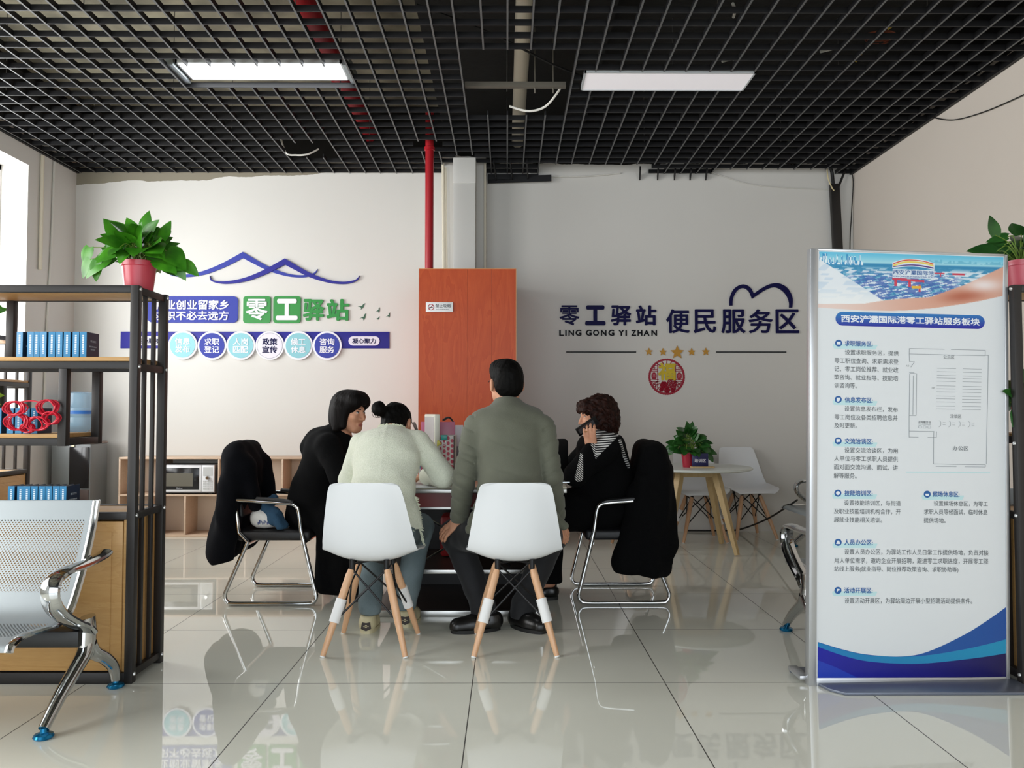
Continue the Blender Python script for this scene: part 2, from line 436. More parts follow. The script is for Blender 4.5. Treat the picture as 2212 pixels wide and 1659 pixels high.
wire('cable', [W(1135, 373, 7.43), W(1180, 381, 7.43), W(1260, 381, 7.43), W(1340, 374, 7.43)], 0.006, M_WWIRE, 'white cable sagging along the top of the back wall')
wire('cable', [W(1495, 355, 7.43), W(1560, 380, 7.43), W(1640, 401, 7.435), W(1790, 410, 7.435)], 0.004, M_WWIRE, 'thin white cable curving down to the black trunking')
wire('cable', [XP(2010, 253, 3.29), XP(2060, 259, 3.295), XP(2130, 240, 3.295), XP(2215, 203, 3.295)], 0.004, M_BWIRE, 'thin black wire sagging across the right wall')
wire('cable', [(3.29, 7.4, 3.39), W(1843, 400, 7.40), W(1839, 470, 7.42), W(1836, 560, 7.42), W(1838, 900, 7.42)], 0.005, M_BWIRE, 'thin black wire dropping down the back right corner')
# scraps of wire and strapping lying on the grid
for k, (a, b_, m) in enumerate([((1560, 133), (1585, 128), 'w'), ((1585, 130), (1628, 124), 'w'), ((1772, 112), (1832, 101), 'w'), ((1685, 127), (1710, 126), 'w'),
                            ((1583, 8), (1584, 38), 'w'), ((1848, 133), (1860, 120), 'y'), ((1918, 62), (1938, 48), 'y')]):
    p, q = F(*a, 3.47), F(*b_, 3.47)
    single('cable_scrap', MB().tube(spline([p, (p+q)/2 + Vector((0.02, 0.03, 0.02)), q], 6), 0.009, 6), M_WWIRE if m == 'w' else M('yellow_tape', '#b59a3a', 0.5),
           ['first white cable scrap lying on the ceiling grid above the unlit panel', 'longer white cable scrap above the middle of the unlit ceiling panel', 'white cable scrap on the ceiling grid high towards the right wall', 'short white scrap on the ceiling grid past the unlit panel end',
            'white cable scrap hanging at the top edge of the ceiling', 'yellowed tape scrap on the grid near the right wall', 'greenish tape scrap on the ceiling grid beside the wire bundle'][k], 'cable scrap')
mb = MB()
p = F(1900, 88, 3.48)
for k in range(4):
    mb.tube([tuple(p + Vector((0.10*math.cos(a)*(0.6+0.12*k), 0.07*math.sin(a), 0.01*k))) for a in np.linspace(0.2+k, 5.2+k, 14)], 0.006, 6)
single('wire_bundle', mb, M('rust_wire', '#8a4a35', 0.5), 'small coil of reddish wire resting on the ceiling grid', 'cable')
# black trunking in the right corner
t = thing('cable_trunking', 'black cable trunking in the back corner behind the banner', 'trunking', W(1808, 530, 7.40))
mb = MB(); mb.bar(W(1802, 398, 7.41) - t.location, W(1823, 800, 7.41) - t.location, 0.085, 0.05, up=(0, 1, 0)); mb.build('channel', M('trunking_brown', '#221f1d', 0.45), t, bevel=0.004)
mb = MB(); mb.tube(spline([W(1790, 355, 7.40) - t.location, W(1797, 372, 7.40) - t.location, W(1800, 402, 7.40) - t.location], 6), 0.016, 8)
mb.tube(spline([W(1830, 358, 7.40) - t.location, W(1820, 382, 7.40) - t.location, W(1812, 402, 7.40) - t.location], 6), 0.011, 8)
mb.build('cable_run', M_BWIRE, t)
mb = MB(); mb.tube(spline([W(1786, 358, 7.385) - t.location, W(1789, 385, 7.385) - t.location, W(1797, 405, 7.37) - t.location, W(1802, 412, 7.37) - t.location], 6), 0.006, 6); mb.build('cable_end', M('pale_wire', '#d6c79a', 0.5), t)
# pipes on the left pier
single('conduit', MB().tube([(XL+0.018, 6.87, 3.38), (XL+0.018, 6.87, 2.37)], 0.016, 10), M_CREAM, 'cream conduit ending halfway down the left window pier', 'conduit')
single('cable', MB().tube(spline([(XL+0.012, 7.06, 3.38), (XL+0.012, 7.04, 2.6), (XL+0.012, 7.0, 1.9), (XL+0.012, 6.98, 1.2)], 8), 0.010, 8), M_WWIRE, 'white cable hanging down the left window pier', 'cable')
single('cable', MB().tube(spline([W(1722, 1080, 6.4), W(1700, 1095, 6.6), W(1655, 1122, 7.0), W(1600, 1143, 7.38), W(1560, 1146, 7.40), W(1480, 1146, 7.42)], 8), 0.008, 8), M_BWIRE, 'black cable trailing along the floor behind the round table', 'cable')

# ---------------------------------------------------------------- ceiling lights
def light_panel(name, x0, x1, y0, y1, z, lit, label):
    t = thing(name, label, 'ceiling light', ((x0+x1)/2, (y0+y1)/2, z), 0, None)
    a, b_ = (x1-x0)/2, (y1-y0)/2
    fr = MB(); fr.box(-a, a, -b_, -b_+0.012, 0, 0.035).box(-a, a, b_-0.012, b_, 0, 0.035).box(-a, -a+0.012, -b_, b_, 0, 0.035).box(a-0.012, a, -b_, b_, 0, 0.035).box(-a, a, -b_, b_, 0.03, 0.035)
    fr.build('frame', M('lamp_frame', '#c9ced1', 0.35, 0.3), t)
    m = M('lit_diffuser', '#ffffff', 0.4, emit=('#f6fbff', 5.2)) if lit else M('faint_glow_diffuser', '#e9e6ea', 0.5, emit=('#e9e6ea', 0.18))  # unlit panel gets a faint added glow to keep it white
    MB().box(-a+0.012, a-0.012, -b_+0.012, b_-0.012, 0.004, 0.012).build('diffuser', m, t, smooth=0)
    return t
lp = light_panel('ceiling_light', -2.20, -1.10, 5.15, 5.43, 3.44, True, 'glowing white tube-lit ceiling panel above the slogan wall')
for a, b_ in ((-0.61, -0.56), (0.56, 0.60)): MB().box(a, b_, -0.15, 0.15, -0.02, 0.06).build('end_bracket', M('bracket_steel', '#9fa8ac', 0.35, 0.7), lp)
light_panel('ceiling_light', 0.52, 1.67, 5.185, 5.485, 3.395, False, 'unlit flat white ceiling panel set in the grid on the right')

# ---------------------------------------------------------------- wood-grain box covering the pipes
def wood(name, a, b, c, scale=6, stretch=(6, 6, 0.7), rough=0.35):
    if name in _MATS: return _MATS[name]
    m = bpy.data.materials.new(name); m.use_nodes = True; nt = m.node_tree; bs = nt.nodes['Principled BSDF']
    tc = node(nt, 'ShaderNodeTexCoord'); mp = node(nt, 'ShaderNodeMapping'); mp.inputs['Scale'].default_value = stretch
    nt.links.new(tc.outputs['Object'], mp.inputs[0])
    n = node(nt, 'ShaderNodeTexNoise'); n.inputs['Scale'].default_value = scale*0.4; n.inputs['Detail'].default_value = 4; n.inputs['Distortion'].default_value = 1.2
    nt.links.new(mp.outputs[0], n.inputs['Vector'])
    rings = math_node(nt, 'FRACT', math_node(nt, 'MULTIPLY', n.outputs['Fac'], 7.0))
    n2 = node(nt, 'ShaderNodeTexNoise'); n2.inputs['Scale'].default_value = scale*6; n2.inputs['Detail'].default_value = 3
    nt.links.new(mp.outputs[0], n2.inputs['Vector'])
    c1 = mix_col(nt, rings, lin(a), lin(b)); c2 = mix_col(nt, math_node(nt, 'MULTIPLY', n2.outputs['Fac'], 0.55), c1, lin(c))
    nt.links.new(c2, bs.inputs['Base Color']); bs.inputs['Roughness'].default_value = rough
    _MATS[name] = m; return m
M_REDWOOD = wood('red_woodgrain', '#b2471f', '#c05528', '#983817', 3.0, (5, 5, 0.8), 0.38)
M_REDWOOD.node_tree.nodes['Principled BSDF'].inputs['Specular IOR Level'].default_value = 0.25
M_OAK = wood('oak_laminate', '#c69a5f', '#d0a66b', '#ad7f47', 4.0, (0.8, 5, 5), 0.4)
M_PALE = wood('pale_birch', '#cdb299', '#d6bda5', '#bfa188', 4.0, (0.8, 5, 5), 0.45)
M_BEECH = wood('beech', '#d6a882', '#deb38e', '#c6966d', 5.0, (5, 5, 0.8), 0.35)
M_ASH = wood('ash', '#c4a878', '#cdb283', '#b3966a', 5.0, (5, 5, 0.8), 0.45)
bx = thing('pipe_cover', 'tall red wood-grain box enclosing the pipes at the back wall', 'cabinet', (-0.325, 6.45, 0))
x0, x1 = -0.725+0.325, 0.073+0.325
fr = MB()
for k in range(4):
    fr.box(x0+(x1-x0)*k/4, x0+(x1-x0)*(k+1)/4-0.0008, 0, 0.018, 0.0, 2.302)
fr.build('front_panel', M_REDWOOD, bx, smooth=0)
MB().box(x0, x0+0.018, 0.018, 0.98, 0, 2.302).box(x1-0.018, x1, 0.018, 0.98, 0, 2.302).build('side_panel', M_REDWOOD, bx, smooth=0)
MB().box(x0-0.001, x1+0.003, -0.002, 0.02, 2.302, 2.306).box(x1, x1+0.004, -0.002, 0.018, 0.0, 2.304).build('edge_band', M('edge_band', '#c98a4d', 0.4), bx, smooth=0)
# no-smoking plate
M_SIGNW = M('sign_white', '#dfe0e0', 0.35)
o0 = W(920, 674, 6.446); w_, h_ = (979-920)*6.446/1700, (674-653)*6.446/1700
sg = thing('no_smoking_sign', 'small white no smoking plate on the red wooden box', 'sign', o0)
UX, UZ = Vector((1, 0, 0)), Vector((0, 0, 1))
MB().box(0, w_, -0.006, 0, 0, h_).build('plate', M_SIGNW, sg, bevel=0.001)
def ring(mb, cx, cz, r0, r1, org, d, n=28, depth=0.002):
    L = [(cx + r0*math.cos(a), cz + r0*math.sin(a)) for a in np.linspace(0, 2*math.pi, n)]
    Q = [(cx + r1*math.cos(a), cz + r1*math.sin(a)) for a in np.linspace(0, 2*math.pi, n)]
    mb.ribbon(L, Q, (org[0], org[1]+d, org[2]), UX, UZ, depth)
mb = MB(); ring(mb, 0.042, h_/2, 0.021, 0.026, (0, 0, 0), -0.006)
mb.bar((0.027, -0.007, h_/2-0.016), (0.057, -0.007, h_/2+0.016), 0.004, 0.002, up=(0, 1, 0)); mb.build('prohibition_mark', M('mark_red', '#a5202a', 0.4), sg, smooth=0)
mb = MB(); mb.bar((0.026, -0.0075, h_/2-0.002), (0.058, -0.0075, h_/2-0.002), 0.005, 0.001, up=(0, 1, 0))
text_into(mb, '禁止吸烟', (0.078, -0.006, h_*0.45), UX, UZ, 0.125, 0.030, 0.001, 0.012); text_into(mb, 'NO SMOKING', (0.086, -0.006, h_*0.20), UX, UZ, 0.105, 0.009, 0.001)
mb.build('lettering', M('sign_grey', '#55585c', 0.5), sg, smooth=0)
# ---------------------------------------------------------------- lettering and emblems fixed to the back wall
YW = YB
def wp(px, py): return W(px, py, YW)
def wlen(d): return d * YW / FPX * 1.0006
M_BLUE = M('sign_blue', '#3b45a0', 0.45, spec=.2); M_INDIGO = M('sign_indigo', '#33328f', 0.45, spec=.2); M_GREEN = M('sign_green', '#15882f', 0.35)
M_TEAL = M('sign_teal', '#86c3cd', 0.4); M_LILAC = M('sign_lilac', '#e2deea', 0.4); M_NAVY = M('letter_navy', '#131246', 0.5, spec=.12); M_INK = M('letter_black', '#0c0c13', 0.5, spec=.12)
M_GOLD = M('star_gold', '#c08a1c', 0.4); M_LETW = M('letter_white', '#ecebf2', 0.4)
def rounded(x0, x1, z0, z1, r, n=6):
    out = []
    for cx, cz, a0 in ((x1-r, z0+r, -90), (x1-r, z1-r, 0), (x0+r, z1-r, 90), (x0+r, z0+r, 180)):
        for k in range(n+1):
            a = R(a0 + 90*k/n); out.append((cx + r*math.cos(a), cz + r*math.sin(a)))
    return out
def wall_text(name, body, px0, py0, px1, py1, m, depth, bold, label, cat='wall letter', group=None):
    o = wp(px0, py1); mb = MB()
    text_into(mb, body, (0, 0, 0), UX, UZ, wlen(px1-px0), wlen(py1-py0), depth, bold)
    ob = tag(mb.build(name, m, smooth=0), label, cat, group); ob.location = o
    return ob
# roof emblem
up = [(97,245),(115,280),(170,295),(260,292),(400,262),(560,195),(735,97),(850,165),(940,215),(1040,258),(1150,290),(1250,297),(1330,283),(1360,262),(1372,243)]
lo = [(97,245),(106,287),(160,308),(260,315),(420,290),(590,225),(735,150),(830,200),(930,250),(1030,285),(1140,310),(1250,316),(1327,299),(1364,272),(1373,244)]
def swoosh(dx, dy, m, depth, label, yoff):
    def conv(L):
        a = spline(L[:7], 5); b_ = spline(L[6:], 5); q = a + b_[1:]
        return [(wlen((x+dx)/3.95), -wlen((y+dy)/3.95)) for x, y in q]
    o = wp(340, 520); mb = MB(); mb.ribbon(conv(lo), conv(up), (0, 0, 0), UX, UZ, depth)
    ob = tag(mb.build('roof_emblem', m, smooth=0), label, 'wall emblem', 'roof shaped emblems above the slogan'); ob.location = o + Vector((0, yoff, 0))
swoosh(0, 0, M_BLUE, 0.014, 'blue curved roof emblem with the taller left peak', 0)
swoosh(360, 57, M_INDIGO, 0.022, 'dark blue curved roof emblem with the lower right peak', 0)
# slogan board
o = wp(320, 697)
sb = thing('slogan_board', 'blue rounded board with two lines of white slogan characters', 'sign', o)
MB().prism(rounded(0, wlen(194), 0, wlen(57), wlen(10)), (0, 0, 0), UX, UZ, 0.015).build('panel', M_BLUE, sb, bevel=0)
mb = MB()
text_into(mb, '就业创业留家乡', (wlen(15), -0.015, wlen(697-669)), UX, UZ, wlen(160), wlen(21), 0.006, 0.022)
text_into(mb, '求职不必去远方', (wlen(15), -0.015, wlen(697-692)), UX, UZ, wlen(160), wlen(20), 0.006, 0.022)
mb.build('lettering', M_LETW, sb, smooth=0)
# green station name
for ch, x0, lab in (('零', 526, 'green square tile with white character, left of the pair'), ('工', 591, 'green square tile with white I-shaped character')):
    t = thing('character_tile', lab, 'sign', wp(x0, 698), group='green character tiles')
    MB().prism(rounded(0, wlen(59), 0, wlen(58), wlen(6)), (0, 0, 0), UX, UZ, 0.015).build('panel', M_GREEN, t)
    mb = MB(); text_into(mb, ch, (wlen(6), -0.015, wlen(6)), UX, UZ, wlen(47), wlen(46), 0.006, 0.014 if ch == '零' else 0.05); mb.build('lettering', M_LETW, t, smooth=0)
wall_text('wall_letter', '驿', 655, 646, 701, 693, M_GREEN, 0.015, 0.03, 'green cut-out character right after the two green tiles', group='green wall characters')
wall_text('wall_letter', '站', 706, 646, 755, 693, M_GREEN, 0.015, 0.03, 'green cut-out character next to the small birds', group='green wall characters')
# birds
BL = ['green bird silhouette nearest the green characters, upper one', 'green bird silhouette below the first, near the green characters', 'green bird silhouette at the top of the outer three', 'smallest green bird silhouette, lowest in the flock', 'green bird silhouette farthest from the green characters']
for k, (bx_, by_, s, r_) in enumerate([(782, 663, 9, 0.1), (786, 686, 9, 0.35), (818, 671, 6.5, 0.5), (817, 688, 4.5, 0.2), (840, 682, 6.5, 0.5)]):
    pts = [(-1, .15), (-.45, .02), (-.2, -.25), (-.35, -.6), (.05, -.38), (.35, -.1), (.55, .35), (.85, .8), (.35, .62), (.05, .22), (-.3, .2)]
    c, s_ = math.cos(r_), math.sin(r_)
    poly = [(wlen(s)*(x*c - y*s_), wlen(s)*(x*s_ + y*c)) for x, y in pts]
    ob = tag(MB().prism(poly, (0, 0, 0), UX, UZ, 0.005).build('bird_silhouette', M('bird_green', '#2f5a41', 0.5), smooth=0), BL[k], 'wall sticker', 'flying bird stickers'); ob.location = wp(bx_, by_)
# service strip
st = thing('service_strip', 'long dark blue strip on the wall behind the round badges', 'sign', wp(261, 752.5))
MB().box(0, wlen(579), -0.010, 0, 0, wlen(36)).build('panel', M_INDIGO, st, bevel=0.001)
for xa, xb, body, bl in ((292, 352, '用心服务', 1), (752, 819, '凝心聚力', 0)):
    pl = MB().prism(rounded(wlen(xa-261), wlen(xb-261), wlen(752-746), wlen(752-726), wlen(9.9)), (0, -0.010, 0), UX, UZ, 0.008).build('pill', M_LILAC, st)
    mb = MB(); text_into(mb, body, (wlen(xa-261+8), -0.018, wlen(752-741.5)), UX, UZ, wlen(xb-xa-16), wlen(11), 0.002, 0.02); mb.build('lettering', M_NAVY, pl, smooth=0)
BADGE = [(397, 746, '信息', '发布', M_TEAL, M_LETW, 'pale teal'), (460, 747, '求职', '登记', M_BLUE, M_LETW, 'blue'), (522, 747, '人岗', '匹配', M_TEAL, M_LETW, 'pale teal'),
         (584.5, 747, '政策', '宣传', M_LILAC, M_NAVY, 'white'), (646, 747, '候工', '休息', M_TEAL, M_LETW, 'pale teal'), (708, 747, '咨询', '服务', M_BLUE, M_LETW, 'blue')]
BLAB = ['pale teal round badge nearest the metal shelf rack', 'blue round badge between the first two teal badges', 'pale teal round badge left of the white badge', 'white round badge with dark blue characters',
        'pale teal round badge right of the white badge', 'blue round badge at the end beside the white pill']
for k, (bx_, by_, a, b_, m, tm, cn) in enumerate(BADGE):
    t = thing('service_badge', BLAB[k], 'sign', wp(bx_, by_) + Vector((0, -0.010, 0)), group='round service badges')
    def disc(r, d, y):
        mb = MB(); mb.prism([(r*math.cos(q), r*math.sin(q)) for q in np.linspace(0, 2*math.pi, 49)[:-1]], (0, y, 0), UX, UZ, d); return mb
    disc(wlen(31), 0.016, 0).build('rim', M_LETW, t)
    if k == 3:
        rg = MB(); ring(rg, 0, 0, wlen(27), wlen(27.6), (0, 0, 0), -0.016, 48, 0.0015); rg.build('inner_ring', M('thin_grey', '#7b7686', 0.5), t, smooth=0)
    disc(wlen(27), 0.004 if k != 3 else 0.001, -0.016).build('face', m, t)
    mb = MB(); yy = -0.020 if k != 3 else -0.017
    text_into(mb, a, (-wlen(16), yy, wlen(0.8)), UX, UZ, wlen(32), wlen(15), 0.003, 0.02)
    text_into(mb, b_, (-wlen(16), yy, -wlen(16)), UX, UZ, wlen(32), wlen(15), 0.003, 0.02)
    mb.build('lettering', tm, t, smooth=0)
# right bay lettering
G1, G2 = 'small navy wall characters', 'large navy wall characters'
for ch, a, b_, lab in (('零', 1208.3, 1252, 'first of four small navy characters, above the word LING'), ('工', 1264, 1308, 'small navy I-shaped character above the word GONG'), ('驿', 1319.5, 1363.5, 'small navy character above the word YI'), ('站', 1373.5, 1418, 'last of four small navy characters, above ZHAN')):
    wall_text('wall_letter', ch, a, 659.5, b_, 703, M_NAVY, 0.015, {'工': 0.05, '零': 0.014}.get(ch, 0.026), lab, group=G1)
for ch, a, b_, lab in (('便', 1439, 1489.5, 'first large navy character, beside the word ZHAN'), ('民', 1498.5, 1546.5, 'second large navy character, right before the heart outline'), ('服', 1558, 1610, 'large navy character under the left lobe of the heart'),
                       ('务', 1617, 1669, 'large navy character under the middle of the heart'), ('区', 1675.5, 1726, 'last large navy character, boxed shape beside the banner')):
    wall_text('wall_letter', ch, a, 668, b_, 720, M_NAVY, 0.015, 0.016, lab, group=G2)
PIN = [('L',1208,1218,'LING'),('I',1221,1224,'LING'),('N',1228,1240,'LING'),('G',1243,1256,'LING'),('G',1265.5,1278,'GONG'),('O',1281,1294,'GONG'),('N',1298,1310,'GONG'),('G',1314,1327,'GONG'),('Y',1336,1348,'YI'),('I',1351,1354,'YI'),('Z',1363.5,1374,'ZHAN'),('H',1377,1387.5,'ZHAN'),('A',1390,1403,'ZHAN'),('N',1407,1419,'ZHAN')]
for k, (ch, a, b_, wd) in enumerate(PIN):
    pos = {3: 'closing', 4: 'opening', 7: 'closing'}.get(k, 'in')
    wall_text('wall_letter', ch, a, 713 if ch not in 'GO' else 712.5, b_, 725.5, M_INK, 0.008, 0.03, 'black capital letter %s %s the word %s on the wall' % (ch, pos, wd), group='black capital letters')
# heart outline
hA = [(1515,308),(1520,240),(1550,175),(1600,138),(1650,135),(1695,165),(1718,212)]; hB = [(1540,308),(1545,250),(1572,195),(1610,166),(1645,166),(1680,195),(1703,252)]
hC = [(1718,208),(1780,165),(1850,130),(1920,122),(1980,148),(2020,195),(2040,255),(2035,325)]; hD = [(1703,252),(1795,190),(1860,160),(1905,158),(1955,185),(1992,230),(2010,280),(2010,325)]
def hc(L): return [(wlen(x/3.814), -wlen(y/3.814)) for x, y in spline(L, 5)]
mb = MB(); mb.ribbon(hB and hc(hB), hc(hA), (0, 0, 0), UX, UZ, 0.015); mb.ribbon(hc(hD), hc(hC), (0, 0, 0), UX, UZ, 0.015)
ob = tag(mb.build('heart_outline', M_NAVY, smooth=0), 'navy open heart outline above the large characters', 'wall emblem'); ob.location = wp(1180, 580)
for a, b_, lab in ((1223, 1374.5, 'thin black line on the wall left of the gold stars'), (1546.5, 1699, 'thin black line on the wall between the stars and the banner')):
    ob = tag(MB().box(0, wlen(b_-a), -0.008, 0, -0.005, 0.005).build('wall_line', M_INK, smooth=0), lab, 'wall line', 'black lines beside the stars'); ob.location = wp(a, 760.5)
SLAB = ['small gold star at the outer left end of the row', 'small gold star just left of the big star', 'big gold star in the middle of the row', 'small gold star just right of the big star', 'small gold star at the outer right end of the row']
for k, (sx, sy, r) in enumerate([(1401.5, 760, 8.8), (1431.7, 760.5, 8.8), (1462.6, 761.5, 15), (1493.6, 760.5, 8.8), (1524.3, 760, 8.8)]):
    poly = [(wlen(r if i % 2 == 0 else r*0.45)*math.sin(i*math.pi/5), wlen(r if i % 2 == 0 else r*0.45)*math.cos(i*math.pi/5)) for i in range(10)][::-1]
    ob = tag(MB().prism(poly, (0, 0, 0), UX, UZ, 0.012).build('star', M_GOLD, smooth=0), SLAB[k], 'wall star', 'gold stars in a row'); ob.location = wp(sx, sy)
# paper-cut good luck disc
pc = thing('paper_cut', 'round red paper-cut with a yellow luck character below the stars', 'wall ornament', wp(1440, 814))
M_PRED = M('papercut_red', '#9c0f2c', 0.6); M_PYEL = M('papercut_yellow', '#cdb21c', 0.55); rr = wlen(39)
mb = MB()
n = 96
mb.ribbon([(rr*0.90*math.cos(a), rr*0.90*math.sin(a)) for a in np.linspace(0, 2*math.pi, n+1)],
          [(rr*(1.0+0.018*(i % 2))*math.cos(a), rr*(1.0+0.018*(i % 2))*math.sin(a)) for i, a in enumerate(np.linspace(0, 2*math.pi, n+1))], (0, 0, 0), UX, UZ, 0.004)
mb.build('rim', M_PRED, pc, smooth=0)
mb = MB()
def pbar(x0, z0, x1, z1, w=0.022): mb.bar((x0*rr, -0.002, z0*rr), (x1*rr, -0.002, z1*rr), w*rr*1.6, 0.003, up=(0, 1, 0))
for s in (-1, 1):
    pbar(s*0.50, -0.72, s*0.50, 0.74); pbar(s*0.5, 0.32, s*0.90, 0.32)
    for (a, b_, c, d) in [(.5, .62, .68, .62), (.68, .62, .68, .42), (.6, .5, .8, .5), (.5, .42, .78, .42), (.5, -.26, .88, -.26), (.5, -.42, .84, -.42), (.52, -.26, .7, -.42), (.86, -.26, .68, -.42), (.5, -.56, .74, -.56), (.62, -.42, .62, -.7), (.74, -.42, .74, -.56)]:
        pbar(s*a, b_, s*c, d)
    mb.prism([(s*rr*(.70+.15*math.cos(q)), rr*(.04+.22*math.sin(q))) for q in np.linspace(0.39, 2*math.pi+0.39, 9)[:-1]], (0, 0, 0), UX, UZ, 0.004)
for a in np.linspace(0.9, 2.2, 5): pbar(0.5*math.cos(a), 0.72*math.sin(a), 0.92*math.cos(a), 0.92*math.sin(a), 0.03)
for cx, cz, R0 in ((.26, -.42, .26), (-.16, -.46, .18), (.02, -.74, .14), (.34, -.74, .10), (-.30, -.70, .10)):
    for k, f in enumerate((1.0, .72, .45, .2)):
        mb.tube([(rr*(cx+R0*f*(1+.09*math.cos(6*q+k))*math.cos(q)), -0.003, rr*(cz+R0*f*(1+.09*math.cos(6*q+k))*math.sin(q))) for q in np.linspace(0, 2*math.pi, 26)[:-1]], rr*0.028, 4, closed=True)
for a in np.linspace(3.3, 6.1, 12): pbar(.45*math.cos(a), -.1+.4*math.sin(a)*1.0, .9*math.cos(a), .9*math.sin(a), 0.02)
mb.build('lattice', M_PRED, pc, smooth=0)
mb = MB(); text_into(mb, '福', (-0.48*rr, -0.005, -0.20*rr), UX, UZ, 0.98*rr, 0.98*rr, 0.004, 0.034); mb.build('luck_character', M_PYEL, pc, smooth=0)
for ch, x0 in (('平', -0.78), ('安', 0.62)):
    mb = MB(); text_into(mb, ch, (x0*rr, -0.0045, -0.06*rr), UX, UZ, 0.16*rr, 0.2*rr, 0.001); mb.build('plaque_character', M('papercut_pink', '#d98a96', 0.6), pc, smooth=0)
# ---------------------------------------------------------------- shared furniture materials
M_CHROME = M('chrome', '#c9cbcc', 0.09, 1.0)
M_FRAME = M('rack_black_steel', '#2a2726', 0.45, 0.2)
M_SHELL = M('white_shell_plastic', '#e3e6e9', 0.32)
M_STRUT = M('black_wire_steel', '#141416', 0.4, 0.3)
M_FOAM = M('white_foam', '#e9e9e9', 0.7)
M_BOLT = M('bolt_steel', '#d5d5d3', 0.3, 0.6)
M_BLKFAB = M('black_vinyl', '#121214', 0.5, bump=(60, 0.15))

def perforated():
    m = bpy.data.materials.new('perforated_steel'); m.use_nodes = True; nt = m.node_tree; b = nt.nodes['Principled BSDF']
    b.inputs['Base Color'].default_value = lin('#9aa1a4'); b.inputs['Metallic'].default_value = 0.35; b.inputs['Roughness'].default_value = 0.38
    uv = node(nt, 'ShaderNodeUVMap'); sp = node(nt, 'ShaderNodeSeparateXYZ'); nt.links.new(uv.outputs[0], sp.inputs[0])
    P = 0.0125
    def cell(off):
        u = math_node(nt, 'FRACT', math_node(nt, 'ADD', math_node(nt, 'DIVIDE', sp.outputs['X'], P), off))
        v = math_node(nt, 'FRACT', math_node(nt, 'ADD', math_node(nt, 'DIVIDE', sp.outputs['Y'], P*1.3), off))
        du = math_node(nt, 'SUBTRACT', u, 0.5); dv = math_node(nt, 'MULTIPLY', math_node(nt, 'SUBTRACT', v, 0.5), 1.3)
        d = math_node(nt, 'SQRT', math_node(nt, 'ADD', math_node(nt, 'MULTIPLY', du, du), math_node(nt, 'MULTIPLY', dv, dv)))
        return math_node(nt, 'LESS_THAN', d, 0.235)
    hole = math_node(nt, 'MAXIMUM', cell(0.0), cell(0.5))
    inx = math_node(nt, 'MULTIPLY', math_node(nt, 'GREATER_THAN', sp.outputs['X'], 0.035), math_node(nt, 'LESS_THAN', sp.outputs['X'], 0.505))
    iny = math_node(nt, 'MULTIPLY', math_node(nt, 'GREATER_THAN', sp.outputs['Y'], 0.075), math_node(nt, 'LESS_THAN', sp.outputs['Y'], 0.365))
    iny2 = math_node(nt, 'MULTIPLY', math_node(nt, 'GREATER_THAN', sp.outputs['Y'], 0.52), math_node(nt, 'LESS_THAN', sp.outputs['Y'], 0.74))
    hole = math_node(nt, 'MULTIPLY', hole, math_node(nt, 'MULTIPLY', inx, math_node(nt, 'MAXIMUM', iny, iny2)))
    nt.links.new(math_node(nt, 'SUBTRACT', 1.0, hole), b.inputs['Alpha'])
    return m
M_PERF = perforated()

